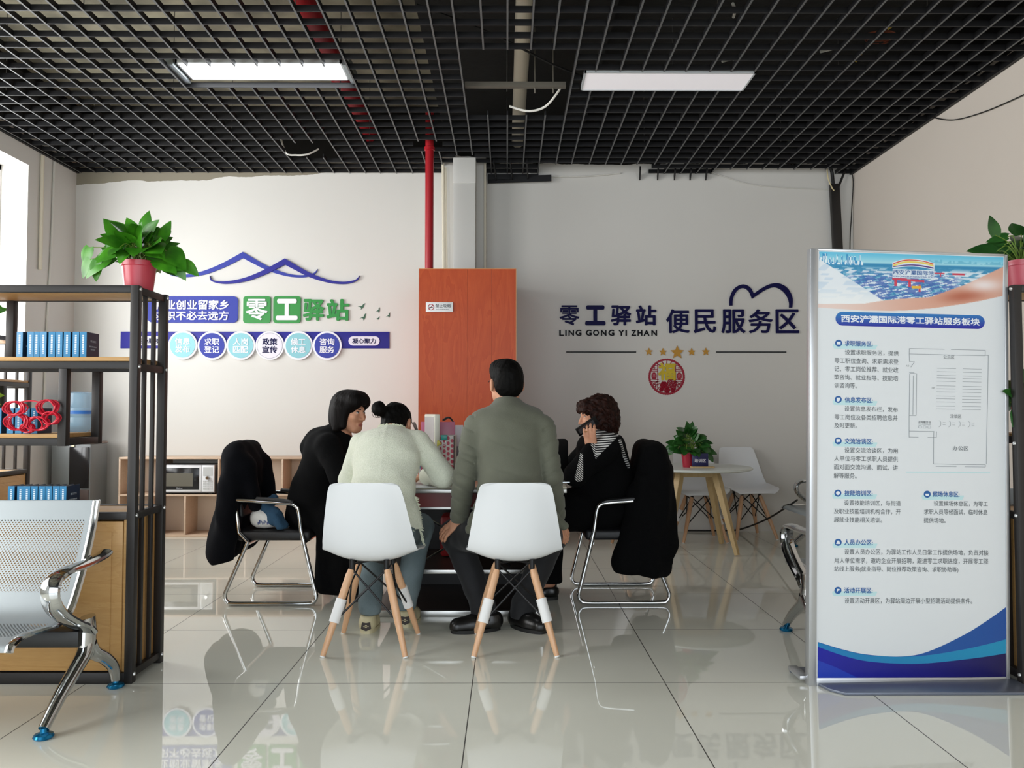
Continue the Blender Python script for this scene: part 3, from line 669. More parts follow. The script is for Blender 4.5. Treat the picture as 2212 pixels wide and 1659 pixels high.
# ---------------------------------------------------------------- airport-style waiting bench; local: front is -Y, end plane at x = 0, seats run to -x
def bench(label, loc, rz, n_seats=2, mirror=False, first=True):
    sx = -1 if mirror else 1
    t = thing('waiting_bench', label, 'bench', loc, rz, None)
    prof = spline([(0.455, 0.770), (0.452, 0.755), (0.425, 0.66), (0.375, 0.54), (0.315, 0.43), (0.265, 0.365), (0.19, 0.343), (0.08, 0.352), (-0.02, 0.358), (-0.075, 0.345), (-0.09, 0.325)], 5)
    L = [0.0]
    for a, b_ in zip(prof, prof[1:]): L.append(L[-1] + math.hypot(a[0]-b_[0], a[1]-b_[1]))
    for k in range(n_seats):
        xs_ = np.linspace(-0.055 - 0.57*k - 0.54, -0.055 - 0.57*k, 10); vs = []; fs = []; uvs = []
        for i, (y, z) in enumerate(prof):
            for x in xs_: vs.append((sx*x, y, z)); uvs.append((x - xs_[0], L[i]))
        n = len(xs_)
        for i in range(len(prof)-1):
            for j in range(n-1): fs.append((i*n+j, i*n+j+1, (i+1)*n+j+1, (i+1)*n+j))
        me = bpy.data.meshes.new('seat'); me.from_pydata(vs, [], fs); ul = me.uv_layers.new(name='UVMap')
        for lp_ in me.loops: ul.data[lp_.index].uv = uvs[lp_.vertex_index]
        me.shade_smooth(); o = link('seat', me, M_PERF, t)
        for xe in (xs_[0], xs_[-1]):
            mb = MB(); mb.tube([(sx*xe, y, z) for y, z in prof], 0.013, 8, flat=(1.25, 0.75)); mb.build('seat_edge', M_CHROME, t)
        mb = MB(); xm = (xs_[0]+xs_[-1])/2
        mb.box(min(sx*(xm-.09), sx*(xm+.09)), max(sx*(xm-.09), sx*(xm+.09)), 0.10, 0.33, 0.305, 0.335); mb.build('seat_bracket', M_BLACKP, t, bevel=0.004)
    Wd = 0.57*n_seats + 0.02
    mb = MB(); mb.box(min(0, -sx*Wd), max(0, -sx*Wd), 0.235, 0.315, 0.245, 0.305); mb.build('beam', M_BLACKP, t, bevel=0.005)
    for xk in (0.0, -Wd):
        x = sx*xk
        arm = spline([(0.43, 0.566), (0.38, 0.556), (0.26, 0.548), (0.14, 0.548), (0.075, 0.535), (0.048, 0.500), (0.06, 0.450), (0.11, 0.400), (0.19, 0.352), (0.265, 0.315), (0.305, 0.285)], 6)
        q = len(arm)
        mb = MB(); mb.tube([(x, y, z) for y, z in arm], [0.019 + 0.006*min(1, i/(0.7*q)) for i in range(q)], 12, flat=(0.75, 1.5)); mb.build('armrest', M_CHROME, t)
        mb = MB(); mb.tube([(x, 0.30, 0.345), (x, 0.305, 0.29), (x, 0.30, 0.23), (x, 0.292, 0.20)], [0.030, 0.034, 0.034, 0.03], 12, flat=(0.8, 1.2)); mb.build('hub', M_CHROME, t)
        for pts in ([(0.295, 0.24), (0.27, 0.205), (0.21, 0.165), (0.13, 0.115), (0.065, 0.065), (0.025, 0.03)], [(0.31, 0.24), (0.35, 0.195), (0.43, 0.15), (0.495, 0.10), (0.52, 0.055), (0.527, 0.03)]):
            pp = spline(pts, 5); lg = MB().tube([(x, y, z) for y, z in pp], [0.030 - 0.012*i/len(pp) for i in range(len(pp))], 12).build('leg', M_CHROME, t)
            ft = MB().lathe([(0.0, 0.0), (0.030, 0.0), (0.034, 0.006), (0.030, 0.014), (0.012, 0.020), (0.010, 0.034), (0.0, 0.034)], 24, (x, pts[-1][0], 0)).build('foot_cap', M('blue_foot_cap', '#1173a0', 0.18, 0.6), lg)
    return t
bench('perforated steel bench with chrome arm in front of the left shelf rack', (-1.60, 2.745, 0), 0.0)
bench('perforated steel bench behind the standing banner, back towards the camera', (1.44, 4.115, 0), R(180))
bench('perforated steel bench along the right wall behind the banner', (2.38, 6.62, 0), R(-90), mirror=True)

# ---------------------------------------------------------------- moulded shell chair on dowel legs; local front is +Y
def shell_mesh():
    #  y      z     halfwidth  lift of the edges (forward, up)
    S = [(-.222,.800,.110,.006,.0), (-.221,.792,.150,.010,.0), (-.217,.765,.166,.018,.0), (-.203,.700,.180,.030,.0), (-.186,.620,.195,.042,.0), (-.168,.550,.207,.052,.002), (-.148,.490,.216,.055,.014), (-.118,.446,.222,.045,.036), (-.070,.421,.226,.022,.060),
         (.005,.417,.230,.004,.058), (.080,.426,.232,.0,.038), (.145,.443,.228,.0,.020), (.190,.440,.212,.0,.010), (.212,.428,.185,.0,.004), (.222,.412,.15,.0,.0)]
    rows = spline(S, 3); n = 17; vs = []; fs = []
    for (y, z, hw, fw, upz) in rows:
        for j in range(n):
            v = -1 + 2*j/(n-1); e = abs(v)**2.4; e6 = abs(v)**9
            vs.append((hw*v + 0.004*v*e6, y + fw*e - 0.006*e6*(z > 0.5), z + upz*e - 0.006*e6*(z <= 0.5)))
    for i in range(len(rows)-1):
        for j in range(n-1): fs.append((i*n+j, i*n+j+1, (i+1)*n+j+1, (i+1)*n+j))
    me = bpy.data.meshes.new('shell'); me.from_pydata(vs, [], fs)
    bm = bmesh.new(); bm.from_mesh(me); bmesh.ops.recalc_face_normals(bm, faces=bm.faces)
    bmesh.ops.solidify(bm, geom=bm.faces[:], thickness=0.006); bm.to_mesh(me); bm.free(); me.shade_smooth(); me.set_sharp_from_angle(angle=R(60))
    return me
SHELL_ME = shell_mesh()
def shell_chair(label, loc, rz, sleeves=(0,), group='white moulded shell chairs'):
    t = thing('shell_chair', label, 'chair', loc, rz, group)
    link('seat_shell', SHELL_ME, M_SHELL if not SHELL_ME.materials else None, t)
    corners = [(-1, -1), (1, -1), (1, 1), (-1, 1)]
    tops = [Vector((sx*.082, -.005 + sy*.085, .392)) for sx, sy in corners]; feet = [Vector((sx*.192, sy*.198, 0)) for sx, sy in corners]
    for k in range(4):
        a, b_ = tops[k], feet[k]; P = lambda f: a.lerp(b_, f)
        lg = MB().tube([P(0.03), P(0.10), P(0.5), P(0.985)], [0.014, 0.0185, 0.0185, 0.0125], 14).build('leg', M_BEECH, t)
        MB().tube([P(0.985), P(1.0)], 0.012, 12).build('foot_pad', M_FOAM, lg)
        if k in sleeves: MB().tube([P(0.36), P(0.62)], 0.0245, 16).build('foam_sleeve', M_FOAM, lg)
    for k in range(4):
        a = tops[k]; m_ = MB().tube([a + Vector((0, 0, 0.035)), a + Vector((0, 0, -0.02))], 0.013, 10).build('mount', M_STRUT, t)
        b_, c = tops[(k+1) % 4], feet[(k+1) % 4]
        e1 = b_.lerp(c, 0.62); e2 = tops[k].lerp(feet[k], 0.62)
        MB().tube([tops[k] + Vector((0, 0, -0.012)), e1], 0.0048, 8).build('strut', M_STRUT, t)
        MB().tube([tops[(k+1) % 4] + Vector((0, 0, -0.012)), e2], 0.0048, 8).build('strut', M_STRUT, t)
    MB().bar(tops[0] + Vector((0, 0, .015)), tops[2] + Vector((0, 0, .015)), 0.02, 0.006).bar(tops[1] + Vector((0, 0, .015)), tops[3] + Vector((0, 0, .015)), 0.02, 0.006).build('cross_plate', M_STRUT, t, smooth=0)
    return t
shell_chair('white shell chair under the woman in the cream jacket', (-0.648, 3.85, 0), R(-2), sleeves=(0, 2))
shell_chair('white shell chair under the man in the grey-green jacket', (0.036, 3.85, 0), R(1), sleeves=(0, 1))
shell_chair('white shell chair at the right side of the round table', (2.165, 7.12, 0), R(188), sleeves=(1,))
shell_chair('white shell chair behind the round table against the wall', (1.695, 6.97, 0), R(182), sleeves=(1, 3))
shell_chair('white shell chair half hidden by the draped coat, left of the round table', (1.10, 6.58, 0), R(-88), sleeves=())

# ---------------------------------------------------------------- chrome cantilever visitor chair; local front is +X
def sled_chair(label, loc, rz):
    t = thing('visitor_chair', label, 'chair', loc, rz, 'chrome visitor chairs')
    for s in (-1, 1):
        y = s*0.25
        path = spline([(-.225, .612), (-.10, .606), (.08, .592), (.125, .580), (.145, .545), (.160, .44), (.175, .378)], 5)
        MB().tube([(x, y, z) for x, z in path], 0.0125, 12).build('arm_tube', M_CHROME, t)
        MB().tube([(x, y, z+0.013) for x, z in spline([(-.10, .607), (0.0, .60), (.085, .592), (.115, .583)], 4)], [0.016]*13, 10, flat=(0.7, 1.2)).build('arm_pad', M_BLACKP, t)
        base = spline([(-.148, .372), (-.20, .25), (-.262, .105), (-.277, .060), (-.265, .026), (-.225, .0135), (0, .0135), (.20, .0135), (.240, .026), (.252, .06), (.235, .13), (.20, .27), (.172, .385)], 6)
        MB().tube([(x, y, z) for x, z in base], 0.0125, 12).build('base_loop', M_CHROME, t)
        MB().tube([(-.15, y, .37), (-.205, y*.96, .42), (-.235, y*.9, .60), (-.243, y*.86, .86)], 0.0125, 12).build('back_tube', M_CHROME, t)
    MB().tube([(.172, -.25, .36), (.172, .25, .36)], 0.011, 10).build('cross_tube', M_CHROME, t)
    MB().tube([(-.148, -.25, .36), (-.148, .25, .36)], 0.011, 10).build('cross_tube', M_CHROME, t)
    MB().box(-.225, .21, -.232, .232, .372, .432).build('seat', M_BLKFAB, t, bevel=0.018, seg=3)
    bk = MB(); m_ = Matrix.Translation((-.232, 0, .69)) @ Matrix.Rotation(R(-7), 4, 'Y'); bk.box(-.016, .016, -.20, .20, -.19, .20, m_); bk.build('backrest', M_BLKFAB, t, bevel=0.014, seg=3)
    return t
sled_chair('chrome armchair with draped coat at the left end of the desk', (-1.36, 4.87, 0), 0)
sled_chair('chrome armchair with draped coat under the woman on the phone', (0.672, 4.88, 0), R(180))

# ---------------------------------------------------------------- round table
t = thing('round_table', 'small round white table on four splayed ash legs', 'table', (1.54, 6.47, 0))
MB().lathe([(0.0, .655), (.445, .655), (.46, .662), (.46, .672), (.454, .678), (0.0, .678)], 64).build('tabletop', M('white_laminate', '#d9ded8', 0.3), t)
for a in (-48, 42, 132, 222):
    d = Vector((math.cos(R(a)), math.sin(R(a)), 0))
    p, q = d*0.20 + Vector((0, 0, .645)), d*0.39
    lg = MB(); lg.tube([p, p.lerp(q, 0.12), p.lerp(q, 0.99)], [.030, .034, .020], 4, flat=(1.15, .8)); lg.build('leg', M_ASH, t, smooth=0, bevel=0.003)
    b2 = d.cross(Vector((0, 0, 1))); 
    e = Vector((math.cos(R(a+90)), math.sin(R(a+90)), 0))
    MB().bar(d*0.20 + Vector((0, 0, .628)), e*0.20 + Vector((0, 0, .628)), 0.022, 0.05).build('apron', M_ASH, t, smooth=0)

# ---------------------------------------------------------------- desk with aluminium frame
DX0, DX1, DY0, DY1, DZ = -0.93, 0.33, 4.36, 5.10, 0.712
M_ALU = M('aluminium', '#c3c3c0', 0.32, 0.85); M_DBROWN = M('dark_brown_board', '#2a211d', 0.4, var=(3, '#352a24', (1, 6, 6))); M_MAROON = M('maroon_board', '#6d1f1c', 0.4)
t = thing('desk', 'aluminium framed desk between the four seated people', 'desk', ((DX0+DX1)/2, (DY0+DY1)/2, 0))
lx, ly = (DX1-DX0)/2, (DY1-DY0)/2
MB().box(-lx, lx, -ly, ly, DZ-.012, DZ).build('desktop', M('desk_cream', '#cfc9b4', 0.35), t, bevel=0.002)
MB().box(-lx, lx, -ly-.004, -ly+.02, DZ-.034, DZ-.0125).build('front_rail', M_ALU, t, bevel=0.002)
FX0, FX1 = -.74 - (DX0+DX1)/2, .20 - (DX0+DX1)/2
for xc in (FX0+.014, FX1-.014):
    for sy in (-1, 1):
        MB().box(xc-.014, xc+.014, sy*(ly-.02)-.014, sy*(ly-.02)+.014, 0.03, DZ-.034).build('leg', M_ALU, t, bevel=0.002)
MB().box(-.165+.21, -.137+.21, -ly+.005, -ly+.03, .27, DZ-.034).build('centre_post', M_ALU, t, bevel=0.002)
MB().box(FX0, FX1, -ly+.02, -ly+.034, .60, .68).build('modesty_panel', M_MAROON, t, smooth=0)
MB().box(FX0, FX1, -ly+.012, -ly+.03, .588, .600).build('middle_rail', M_ALU, t, smooth=0)
MB().box(FX0, FX1, -ly+.02, ly-.02, .238, .254).build('shelf', M_DBROWN, t, smooth=0)
MB().box(FX0, FX1, -ly, -ly+.02, .236, .258).build('shelf_edge', M_ALU, t, bevel=0.002)
MB().box(FX0, FX1, -ly+.03, ly-.02, .012, .03).build('base_board', M_DBROWN, t, smooth=0)
MB().box(FX0, FX1, -ly+.012, -ly+.03, 0.0, .032).build('base_edge', M_ALU, t, bevel=0.002)
MB().box(FX0, FX1, ly-.05, ly-.03, .03, .69).build('rear_panel', M('black_board', '#141214', 0.4), t, smooth=0)
for (a, b_) in (((-.20, .56), (.32, .26)), ((.30, .56), (-.22, .26)), ((-.45, .56), (-.18, .26))):
    MB().tube([(a[0], -ly+.10, a[1]), (b_[0], -ly+.10, b_[1])], 0.006, 8).build('brace', M_CHROME, t)
# things under and on the desk
tag(MB().box(-.40, -.18, 4.75, 4.95, .256, .50).build('waste_bin', M('bin_red', '#7c1518', 0.4), bevel=0.02), 'dark red bin on the shelf under the desk', 'bin')
def flat(name, cx, cy, w, h, rz, z, th, m, label, cat):
    mb = MB(); mb.box(-w/2, w/2, -h/2, h/2, 0, th); o = mb.build(name, m, smooth=0, bevel=0.0); o.location = (cx, cy, z); o.rotation_euler = (0, 0, R(rz)); return tag(o, label, cat)
M_PAPER = M('paper', '#e8eaee', 0.6)
flat('paper_sheet', -0.43, 4.47, .21, .297, 8, DZ, .002, M_PAPER, 'white paper sheets on the desk below the cream jacket sleeve', 'paper')
flat('paper_sheet', 0.16, 4.50, .21, .297, -14, DZ, .002, M_PAPER, 'white paper sheet on the desk between the man and the phone woman', 'paper')
# monitor seen nearly edge-on
o = W(934, 985, 4.62); t = thing('monitor', 'white-cased monitor turned edge-on beside the pink folder', 'monitor', (o.x-.01, 4.70, DZ), R(-74))
MB().box(-.165, .165, -.016, .016, .07, .40).build('case', M('monitor_cream', '#d9d7c8', 0.4), t, bevel=0.006)
MB().box(-.148, .148, -.018, -.0162, .09, .385).build('screen', M('screen_grey', '#a9a6a8', 0.25), t, smooth=0)
MB().box(-.09, .09, -.06, .06, 0, .012).box(-.02, .02, -.012, .012, .012, .08).build('stand', M('monitor_cream', '#d9d7c8', 0.4), t, bevel=0.003)
o = W(946, 960, 4.90); t = thing('document_folder', 'pink plastic document folder standing behind the dotted file box', 'folder', (o.x, 4.90, DZ))
MB().box(-.105, .105, -.012, .012, 0, .352).build('cover', M('pink_plastic', '#cf7193', 0.3), t, bevel=0.003)
mb = MB(); mb.lathe([(0, 0), (.006, 0), (.006, .002), (0, .002)], 12, m=Matrix.Translation((.0, -.012, .325)) @ Matrix.Rotation(R(90), 4, 'X')); mb.build('snap_button', M_PAPER, t)
# dotted file box with clips
o = W(964, 1001, 4.56); t = thing('file_box', 'white file box printed with red dots, binder clips on top', 'file box', (o.x, 4.56, DZ))
bw_, bh_ = .092, .275
fb = MB(); fb.box(-bw_/2, bw_/2, 0, .004, 0, bh_).box(-bw_/2, bw_/2, .21, .214, 0, bh_).box(-bw_/2, -bw_/2+.004, 0, .214, 0, bh_).box(bw_/2-.004, bw_/2, 0, .214, 0, bh_).box(-bw_/2, bw_/2, 0, .214, 0, .004); fb.build('body', M('box_white', '#dcd5cf', 0.5), t, smooth=0)
mb = MB()
for c in range(4):
    for r_ in range(9):
        z = .022 + .030*r_ + (.015 if c % 2 else 0); x = -.034 + .0225*c
        if z < bh_-.012: mb.prism([(x + .0088*math.cos(q), z + .0108*math.sin(q)) for q in np.linspace(0, 2*math.pi, 15)[:-1]], (0, -.0005, 0), UX, UZ, .0006)
mb.build('dot_print', M('dot_red', '#c0455a', 0.5), t, smooth=0)
for cx, cz, col, nm, ang in ((-.012, .255, '#1f8f86', 'teal', 0), (-.045, .222, '#c9c23c', 'yellow', 35)):
    c = thing('binder_clip', '%s binder clip on the dotted file box' % nm, 'clip', (o.x+cx, 4.553, DZ+cz))
    m_ = Matrix.Rotation(R(-ang), 4, 'Y')
    MB().box(-.019, .019, -.012, .004, -.004, .026, m_).build('jaw', M('clip_'+nm, col, 0.35), c, bevel=0.003)
    MB().tube([m_ @ Vector(p) for p in ((-.012, -.008, 0), (-.004, -.014, -.035), (.004, -.014, -.035), (.012, -.008, 0))], .0012, 6).build('wire_arm', M_BOLT, c)
o = W(912, 940, 4.95); t = thing('spray_bottle', 'small white bottle left of the pink folder', 'bottle', (o.x, 4.95, DZ))
MB().lathe([(0, 0), (.02, 0), (.022, .01), (.022, .17), (.014, .19), (.011, .21), (0, .212)], 20).build('body', M_PAPER, t)
MB().lathe([(.0225, .06), (.0225, .15)], 20).build('label_band', M('bottle_blue', '#7da9c4', 0.4), t)
o = W(985, 945, 4.95); t = thing('paper_stack', 'white papers in an upright holder behind the man\'s left arm', 'paper holder', (o.x, 4.95, DZ))
MB().box(-.03, .05, -.04, .04, 0, .20).build('holder', M('holder_grey', '#8b8d92', 0.4), t, bevel=0.003); MB().box(-.022, .045, -.03, .03, .18, .33).build('sheets', M_PAPER, t, smooth=0)
o = W(978, 925, 4.99)
tag(MB().tube(spline([(o.x-.055, 4.96, 1.075), (o.x-.02, 4.94, 1.09), (o.x+.01, 4.94, 1.05), (o.x+.02, 4.94, .96), (o.x+.022, 4.94, .80)], 6), 0.012, 8, flat=(.5, 1.3)).build('bag_strap', M_BLKFAB), 'black strap looped over the back of the pink folder', 'strap')
o = W(955, 1000, 4.52)
tag(MB().tube(spline([W(942, 981, 4.5), W(952, 985, 4.5), W(960, 994, 4.48), W(966, 1008, 4.46), W(966, 1020, 4.44), W(958, 1034, 4.42)], 6), 0.006, 8).build('cable', M_BWIRE), 'black cable crossing in front of the dotted file box', 'cable')
# black upright screen beside the phone woman
o = W(1216, 990, 4.75); t = thing('desk_screen', 'black slim screen standing on the desk beside the phone woman', 'screen', (o.x-.01, 4.80, DZ), R(35))
m_ = Matrix.Rotation(R(-10), 4, 'X')
MB().prism(rounded(-.05, .05, .03, .25, .028), (0, .012, 0), UX, UZ, .022).build('case', M_BLACKP, t)
MB().box(-.06, .06, -.05, .06, 0, .012).build('stand', M_BLACKP, t, bevel=0.004)
o = F(1212, 1041, DZ+.01)
tag(MB().tube([(o.x-.06, o.y, DZ+.008), (o.x+.05, o.y+.01, DZ+.008)], [.006, .005], 10).build('pen', M_CHROME), 'shiny pen on the desk in front of the phone woman', 'pen')

# ---------------------------------------------------------------- tall standing banner is in its own section; cubby cabinet with microwave
CZ = .716
t = thing('cubby_cabinet', 'low pale wooden cubby cabinet along the left back wall', 'cabinet', (-3.51, 7.16, 0))
CWID, CD = 1.86, .28
def cb(x0, x1, z0, z1, name, y0=0.0, y1=CD): return MB().box(x0, x1, y0, y1, z0, z1).build(name, M_PALE, t, bevel=0.0015)
cb(0, CWID, CZ-.018, CZ, 'top_board'); cb(0, CWID, .365, .381, 'middle_board'); cb(0, CWID, .0, .018, 'bottom_board')
for x in (0, .355, .895, 1.47, CWID-.016): cb(x, x+.016, .381, CZ-.018, 'upper_divider')
for x in (0, .30, .595, 1.14, CWID-.016): cb(x, x+.016, .018, .365, 'lower_divider')
mb = MB()
mb.box(0, .355, CD-.006, CD, .381, CZ-.018).box(.895, CWID, CD-.006, CD, .381, CZ-.018).box(0, CWID, CD-.006, CD, .018, .365)
mb.build('back_panel', M('birch_back', '#d8c6b4', 0.6), t, smooth=0)
t = thing('microwave_oven', 'white and black microwave in the cubby cabinet', 'microwave', (-3.13, 7.145, .381))
mw, mh = .488, .268
MB().box(0, mw, .02, .28, .012, mh).build('case', M('microwave_grey', '#6e6d70', 0.35, 0.3), t, bevel=0.005)
MB().box(0, mw-.115, 0.0, .02, .025, mh-.004).build('door', M('microwave_white', '#e6e6e8', 0.3), t, bevel=0.003)
dr = MB().box(.01, mw-.135, -.003, .0, .045, mh-.028).build('door_panel', M('microwave_black', '#141416', 0.15), t, bevel=0.001)
MB().box(.055, mw-.19, -.0045, -.003, .075, mh-.075).build('door_window', M('microwave_window', '#6d6a60', 0.2), dr, smooth=0)
mb = MB(); text_into(mb, 'Galanz', (.15, -.0035, .052), UX, UZ, .055, .011, .0006); mb.build('lettering', M_PAPER, dr, smooth=0)
cp = MB().box(mw-.112, mw, 0.0, .02, .025, mh-.004).build('control_panel', M('microwave_white', '#e6e6e8', 0.3), t, bevel=0.003)
mb = MB(); mb.box(mw-.10, mw-.015, -.002, 0, mh-.10, mh-.022); mb.build('display', M('control_silver', '#c4c5c4', 0.25), cp, smooth=0)
mb = MB()
for r_ in range(4):
    for c in range(3): mb.box(mw-.098+.03*c, mw-.074+.03*c, -.002, 0, .045+.022*r_, .060+.022*r_)
mb.build('key_pad', M('control_silver', '#c4c5c4', 0.25), cp, smooth=0)
MB().lathe([(0, 0), (.017, 0), (.015, .018), (0, .018)], 20, m=Matrix.Translation((mw-.056, 0, .150)) @ Matrix.Rotation(R(90), 4, 'X')).build('knob', M_CHROME, cp)
for x in (.04, mw-.06): MB().box(x, x+.03, .04, .07, 0, .012).build('foot', M_BLACKP, t, smooth=0)

# ---------------------------------------------------------------- water dispenser and bottle
t = thing('water_dispenser', 'grey and black water dispenser behind the left shelf rack', 'water dispenser', (-3.86, 7.02, 0))
MB().box(-.18, .17, 0, .30, 0, .84).build('cabinet', M('dispenser_grey', '#7b7f80', 0.45), t, bevel=0.012)
MB().box(-.015, .16, -.012, 0, .45, .815).build('door', M('dispenser_black', '#19191b', 0.15), t, bevel=0.006)
MB().box(-.015, .16, -.006, 0, .05, .44).build('lower_door', M('dispenser_brown', '#4a3b36', 0.4), t, bevel=0.004)
MB().box(-.18, .17, .0, .30, .84, .862).build('lid', M('dispenser_brownlid', '#8b7c76', 0.4), t, bevel=0.006)
MB().box(.005, .03, -.014, -.008, .818, .838).build('indicator', M('indicator_cream', '#f1e8c8', 0.4), t, smooth=0)
M_BLUEW = M('blue_water_bottle', '#a9d2ec', 0.1, alpha=0.42, spec=0.6)
t = thing('water_bottle', 'upturned blue plastic water bottle on the dispenser', 'water bottle', (-3.88, 7.16, .862))
MB().lathe([(.028, 0), (.030, .05), (.075, .085), (.125, .125), (.135, .15), (.135, .20), (.130, .215), (.135, .23), (.135, .285), (.130, .30), (.135, .315), (.135, .40), (.128, .43), (.10, .445), (.05, .44), (0, .437)], 36).build('shell', M_BLUEW, t)
mb = MB(); mb.lathe([(.1365, .245), (.1365, .275)], 36); mb.build('label_band', M('bottle_label', '#2f6fc0', 0.4, alpha=0.9), t)
# ---------------------------------------------------------------- steel and wood shelf racks; local: end plane x = 0 runs to -x, front y = 0
def rack(label, loc, rz, Wd=1.5, mirror=False, mid=1.357, tray_x=-.295, tray=1.034):
    sx = -1 if mirror else 1; P = .034; D = .30
    t = thing('shelf_rack', label, 'shelf rack', loc, rz, None)
    def bx_(x0, x1, y0, y1, z0, z1, name, m, bevel=0.0015):
        a, b_ = sorted((sx*x0, sx*x1)); return MB().box(a, b_, y0, y1, z0, z1).build(name, m, t, bevel=bevel)
    for x in (0, -Wd+P):
        for y in (0, D-P): bx_(x-P, x, y, y+P, 0, 1.66, 'post', M_FRAME)
    # end ladders
    for x in (0, -Wd+P):
        for z in (1.626, mid-.057 if mid else tray-.041, .676, .02):
            bx_(x-P+.004, x-.004, P, D-P, z, z+.030, 'end_bar', M_FRAME)
        for y in (.093, .178):
            bx_(x-.026, x-.010, y, y+.018, .05, 1.626, 'end_slat', M_FRAME)
    def level(z, x0, x1):
        bx_(x1+.002, x0-.002, .006, D-.006, z-.018, z, 'shelf_board', M_OAK)
        bx_(x1, x0, 0, .026, z-.050, z-.019, 'front_rail', M_FRAME); bx_(x1, x0, D-.026, D, z-.050, z-.019, 'rear_rail', M_FRAME)
    bx_(-Wd+P, -P, 0, .026, 1.630, 1.66, 'front_rail', M_FRAME); bx_(-Wd+P, -P, D-.026, D, 1.630, 1.66, 'rear_rail', M_FRAME)
    bx_(-Wd+P, -P, .026, D-.026, 1.632, 1.650, 'shelf_board', M_OAK)
    if mid:
        level(mid, -P, -Wd+P)
        for y in (0, D-P): bx_(-.69-P, -.69, y, y+P, mid, 1.630, 'inner_post', M_FRAME)
        level(tray, tray_x-P, -Wd+P)
        for y in (0, D-P): bx_(tray_x-P, tray_x, y, y+P, tray-.052, mid-.050, 'tray_post', M_FRAME)
        bx_(tray_x-P, tray_x, P, D-P, tray-.050, tray-.020, 'tray_end_bar', M_FRAME)
    else:
        level(tray, -P, -Wd+P)
    # lower cabinet
    bx_(-Wd+P, -P, 0, .026, .676, .706, 'front_rail', M_FRAME); bx_(-Wd+P, -P, D-.026, D, .676, .706, 'rear_rail', M_FRAME)
    bx_(-Wd+P, -P, .026, D-.026, .684, .702, 'cabinet_top', M_OAK)
    bx_(-Wd+P, -P, 0, D, 0.0, .045, 'plinth', M_FRAME)
    bx_(-P-.016, -P, .012, D-.012, .045, .676, 'side_panel', M_OAK)
    w2 = (Wd-2*P)/2
    for k in range(2):
        x1 = -P-.018-k*w2
        d = bx_(x1-w2+.006, x1, .008, .024, .05, .668, 'door', M_OAK, 0.003)
        a, b_ = sorted((sx*(x1-w2+.05), sx*(x1-.045)))
        mb = MB(); mb.box(a, b_, .004, .008, .095, .625); mb.build('door_inset', M_OAK, d, bevel=0.003)
    bx_(-Wd+P, -P, D-.02, D-.012, .05, .668, 'back_panel', M_OAK, 0)
    for z in (1.645, (mid or tray)-.04, .692, .035):
        for y in (.017, D-.017):
            mb = MB(); mb.lathe([(0, 0), (.008, 0), (.006, .005), (0, .006)], 12, m=Matrix.Translation((0, y, z)) @ Matrix.Rotation(R(90*sx), 4, 'Y')); mb.build('bolt', M_BOLT, t)
    return t
rack('black steel and oak shelf rack in the left foreground', (-1.553, 3.312, 0), 0)
rack('black steel and oak shelf rack at the right edge behind the banner', (2.128, 3.275, 0), 0, Wd=1.15, mirror=True, mid=None)
rack('black steel and oak shelf rack along the left window wall', (-3.53, 5.87, 0), R(90))

# ---------------------------------------------------------------- blue books
M_SPINE = M('book_blue', '#2f7fae', 0.35); M_COVER = M('book_navy', '#1c3550', 0.35); M_PAGES = M('book_pages', '#cfc6b6', 0.7); M_BEDGE = M('book_edge', '#2a5fa0', 0.3)
BT, BHT, BDP = .0275, .107, .105
book0 = None
def make_book(lean=0):
    t = thing('book', 'x', 'book', (0, 0, 0))
    MB().box(.0, .0018, .002, BDP, 0, BHT).box(BT-.0018, BT, .002, BDP, 0, BHT).build('cover', M_COVER, t, smooth=0)
    MB().box(0, BT, 0, .002, 0, BHT).build('spine', M_SPINE, t, smooth=0)
    MB().box(.002, BT-.002, .002, BDP-.003, .002, BHT-.003).build('page_block', M_PAGES, t, smooth=0)
    mb = MB()
    for k in range(11): mb.box(BT*.36, BT*.64, -.0006, 0, .014+.0075*k, .0185+.0075*k)
    mb.build('spine_print', M('print_white', '#e4eef4', 0.5), t, smooth=0)
    mb = MB(); mb.box(BT, BT+.0005, .034, .044, .066, .074).box(BT, BT+.0005, .048, .080, .071, .0735).box(BT, BT+.0005, .048, .080, .066, .0685)
    for k in range(8): mb.box(BT, BT+.0005, .022+.008*k, .027+.008*k, .044, .050)
    for k in range(5): mb.box(BT, BT+.0005, .036+.008*k, .041+.008*k, .032, .038)
    mb.build('cover_print', M('print_grey', '#9fb0bd', 0.5), t, smooth=0)
    return t
book0 = make_book(); used = False
ORD = ['first', 'second', 'third', 'fourth', 'fifth', 'sixth', 'seventh', 'eighth', 'ninth']
def place_book(x, y, z, label, group, rz=0):
    global used
    if not used: b_ = book0; used = True
    else: b_ = dup(book0)
    b_.location = (x, y, z); b_.rotation_euler = (0, 0, rz); b_['label'] = label; b_['group'] = group
for k, px in enumerate([35, 58, 71, 86, 104, 120, 137, 156, 172]):
    o = W(px, 770, 3.335)
    lab = 'blue book, %s from the left in the upper shelf row' % ORD[k]
    if k == 8: lab = 'last blue book in the upper shelf row, its navy cover showing'
    place_book(o.x, 3.335, 1.3575, lab, 'blue books on the upper shelf', R((-6, -2, 0, -3, 2, 0, 1, 0, 1)[k]))
for k, px in enumerate([-12, 14, 32, 49, 66]):
    o = W(px, 935, 3.335)
    place_book(o.x, 3.335, 1.0345, 'blue book, %s from the left in the hanging tray' % ORD[k] if k < 4 else 'last blue book in the hanging tray behind the red garland', 'blue books in the hanging tray', 0)
for k, px in enumerate([17, 37, 51, 67, 83, 98, 114, 129]):
    o = W(px, 1062, 3.335)
    place_book(o.x, 3.335, .7065, 'blue book, %s from the left in the low row above the bench' % ORD[k], 'blue books on the lower cabinet', 0)
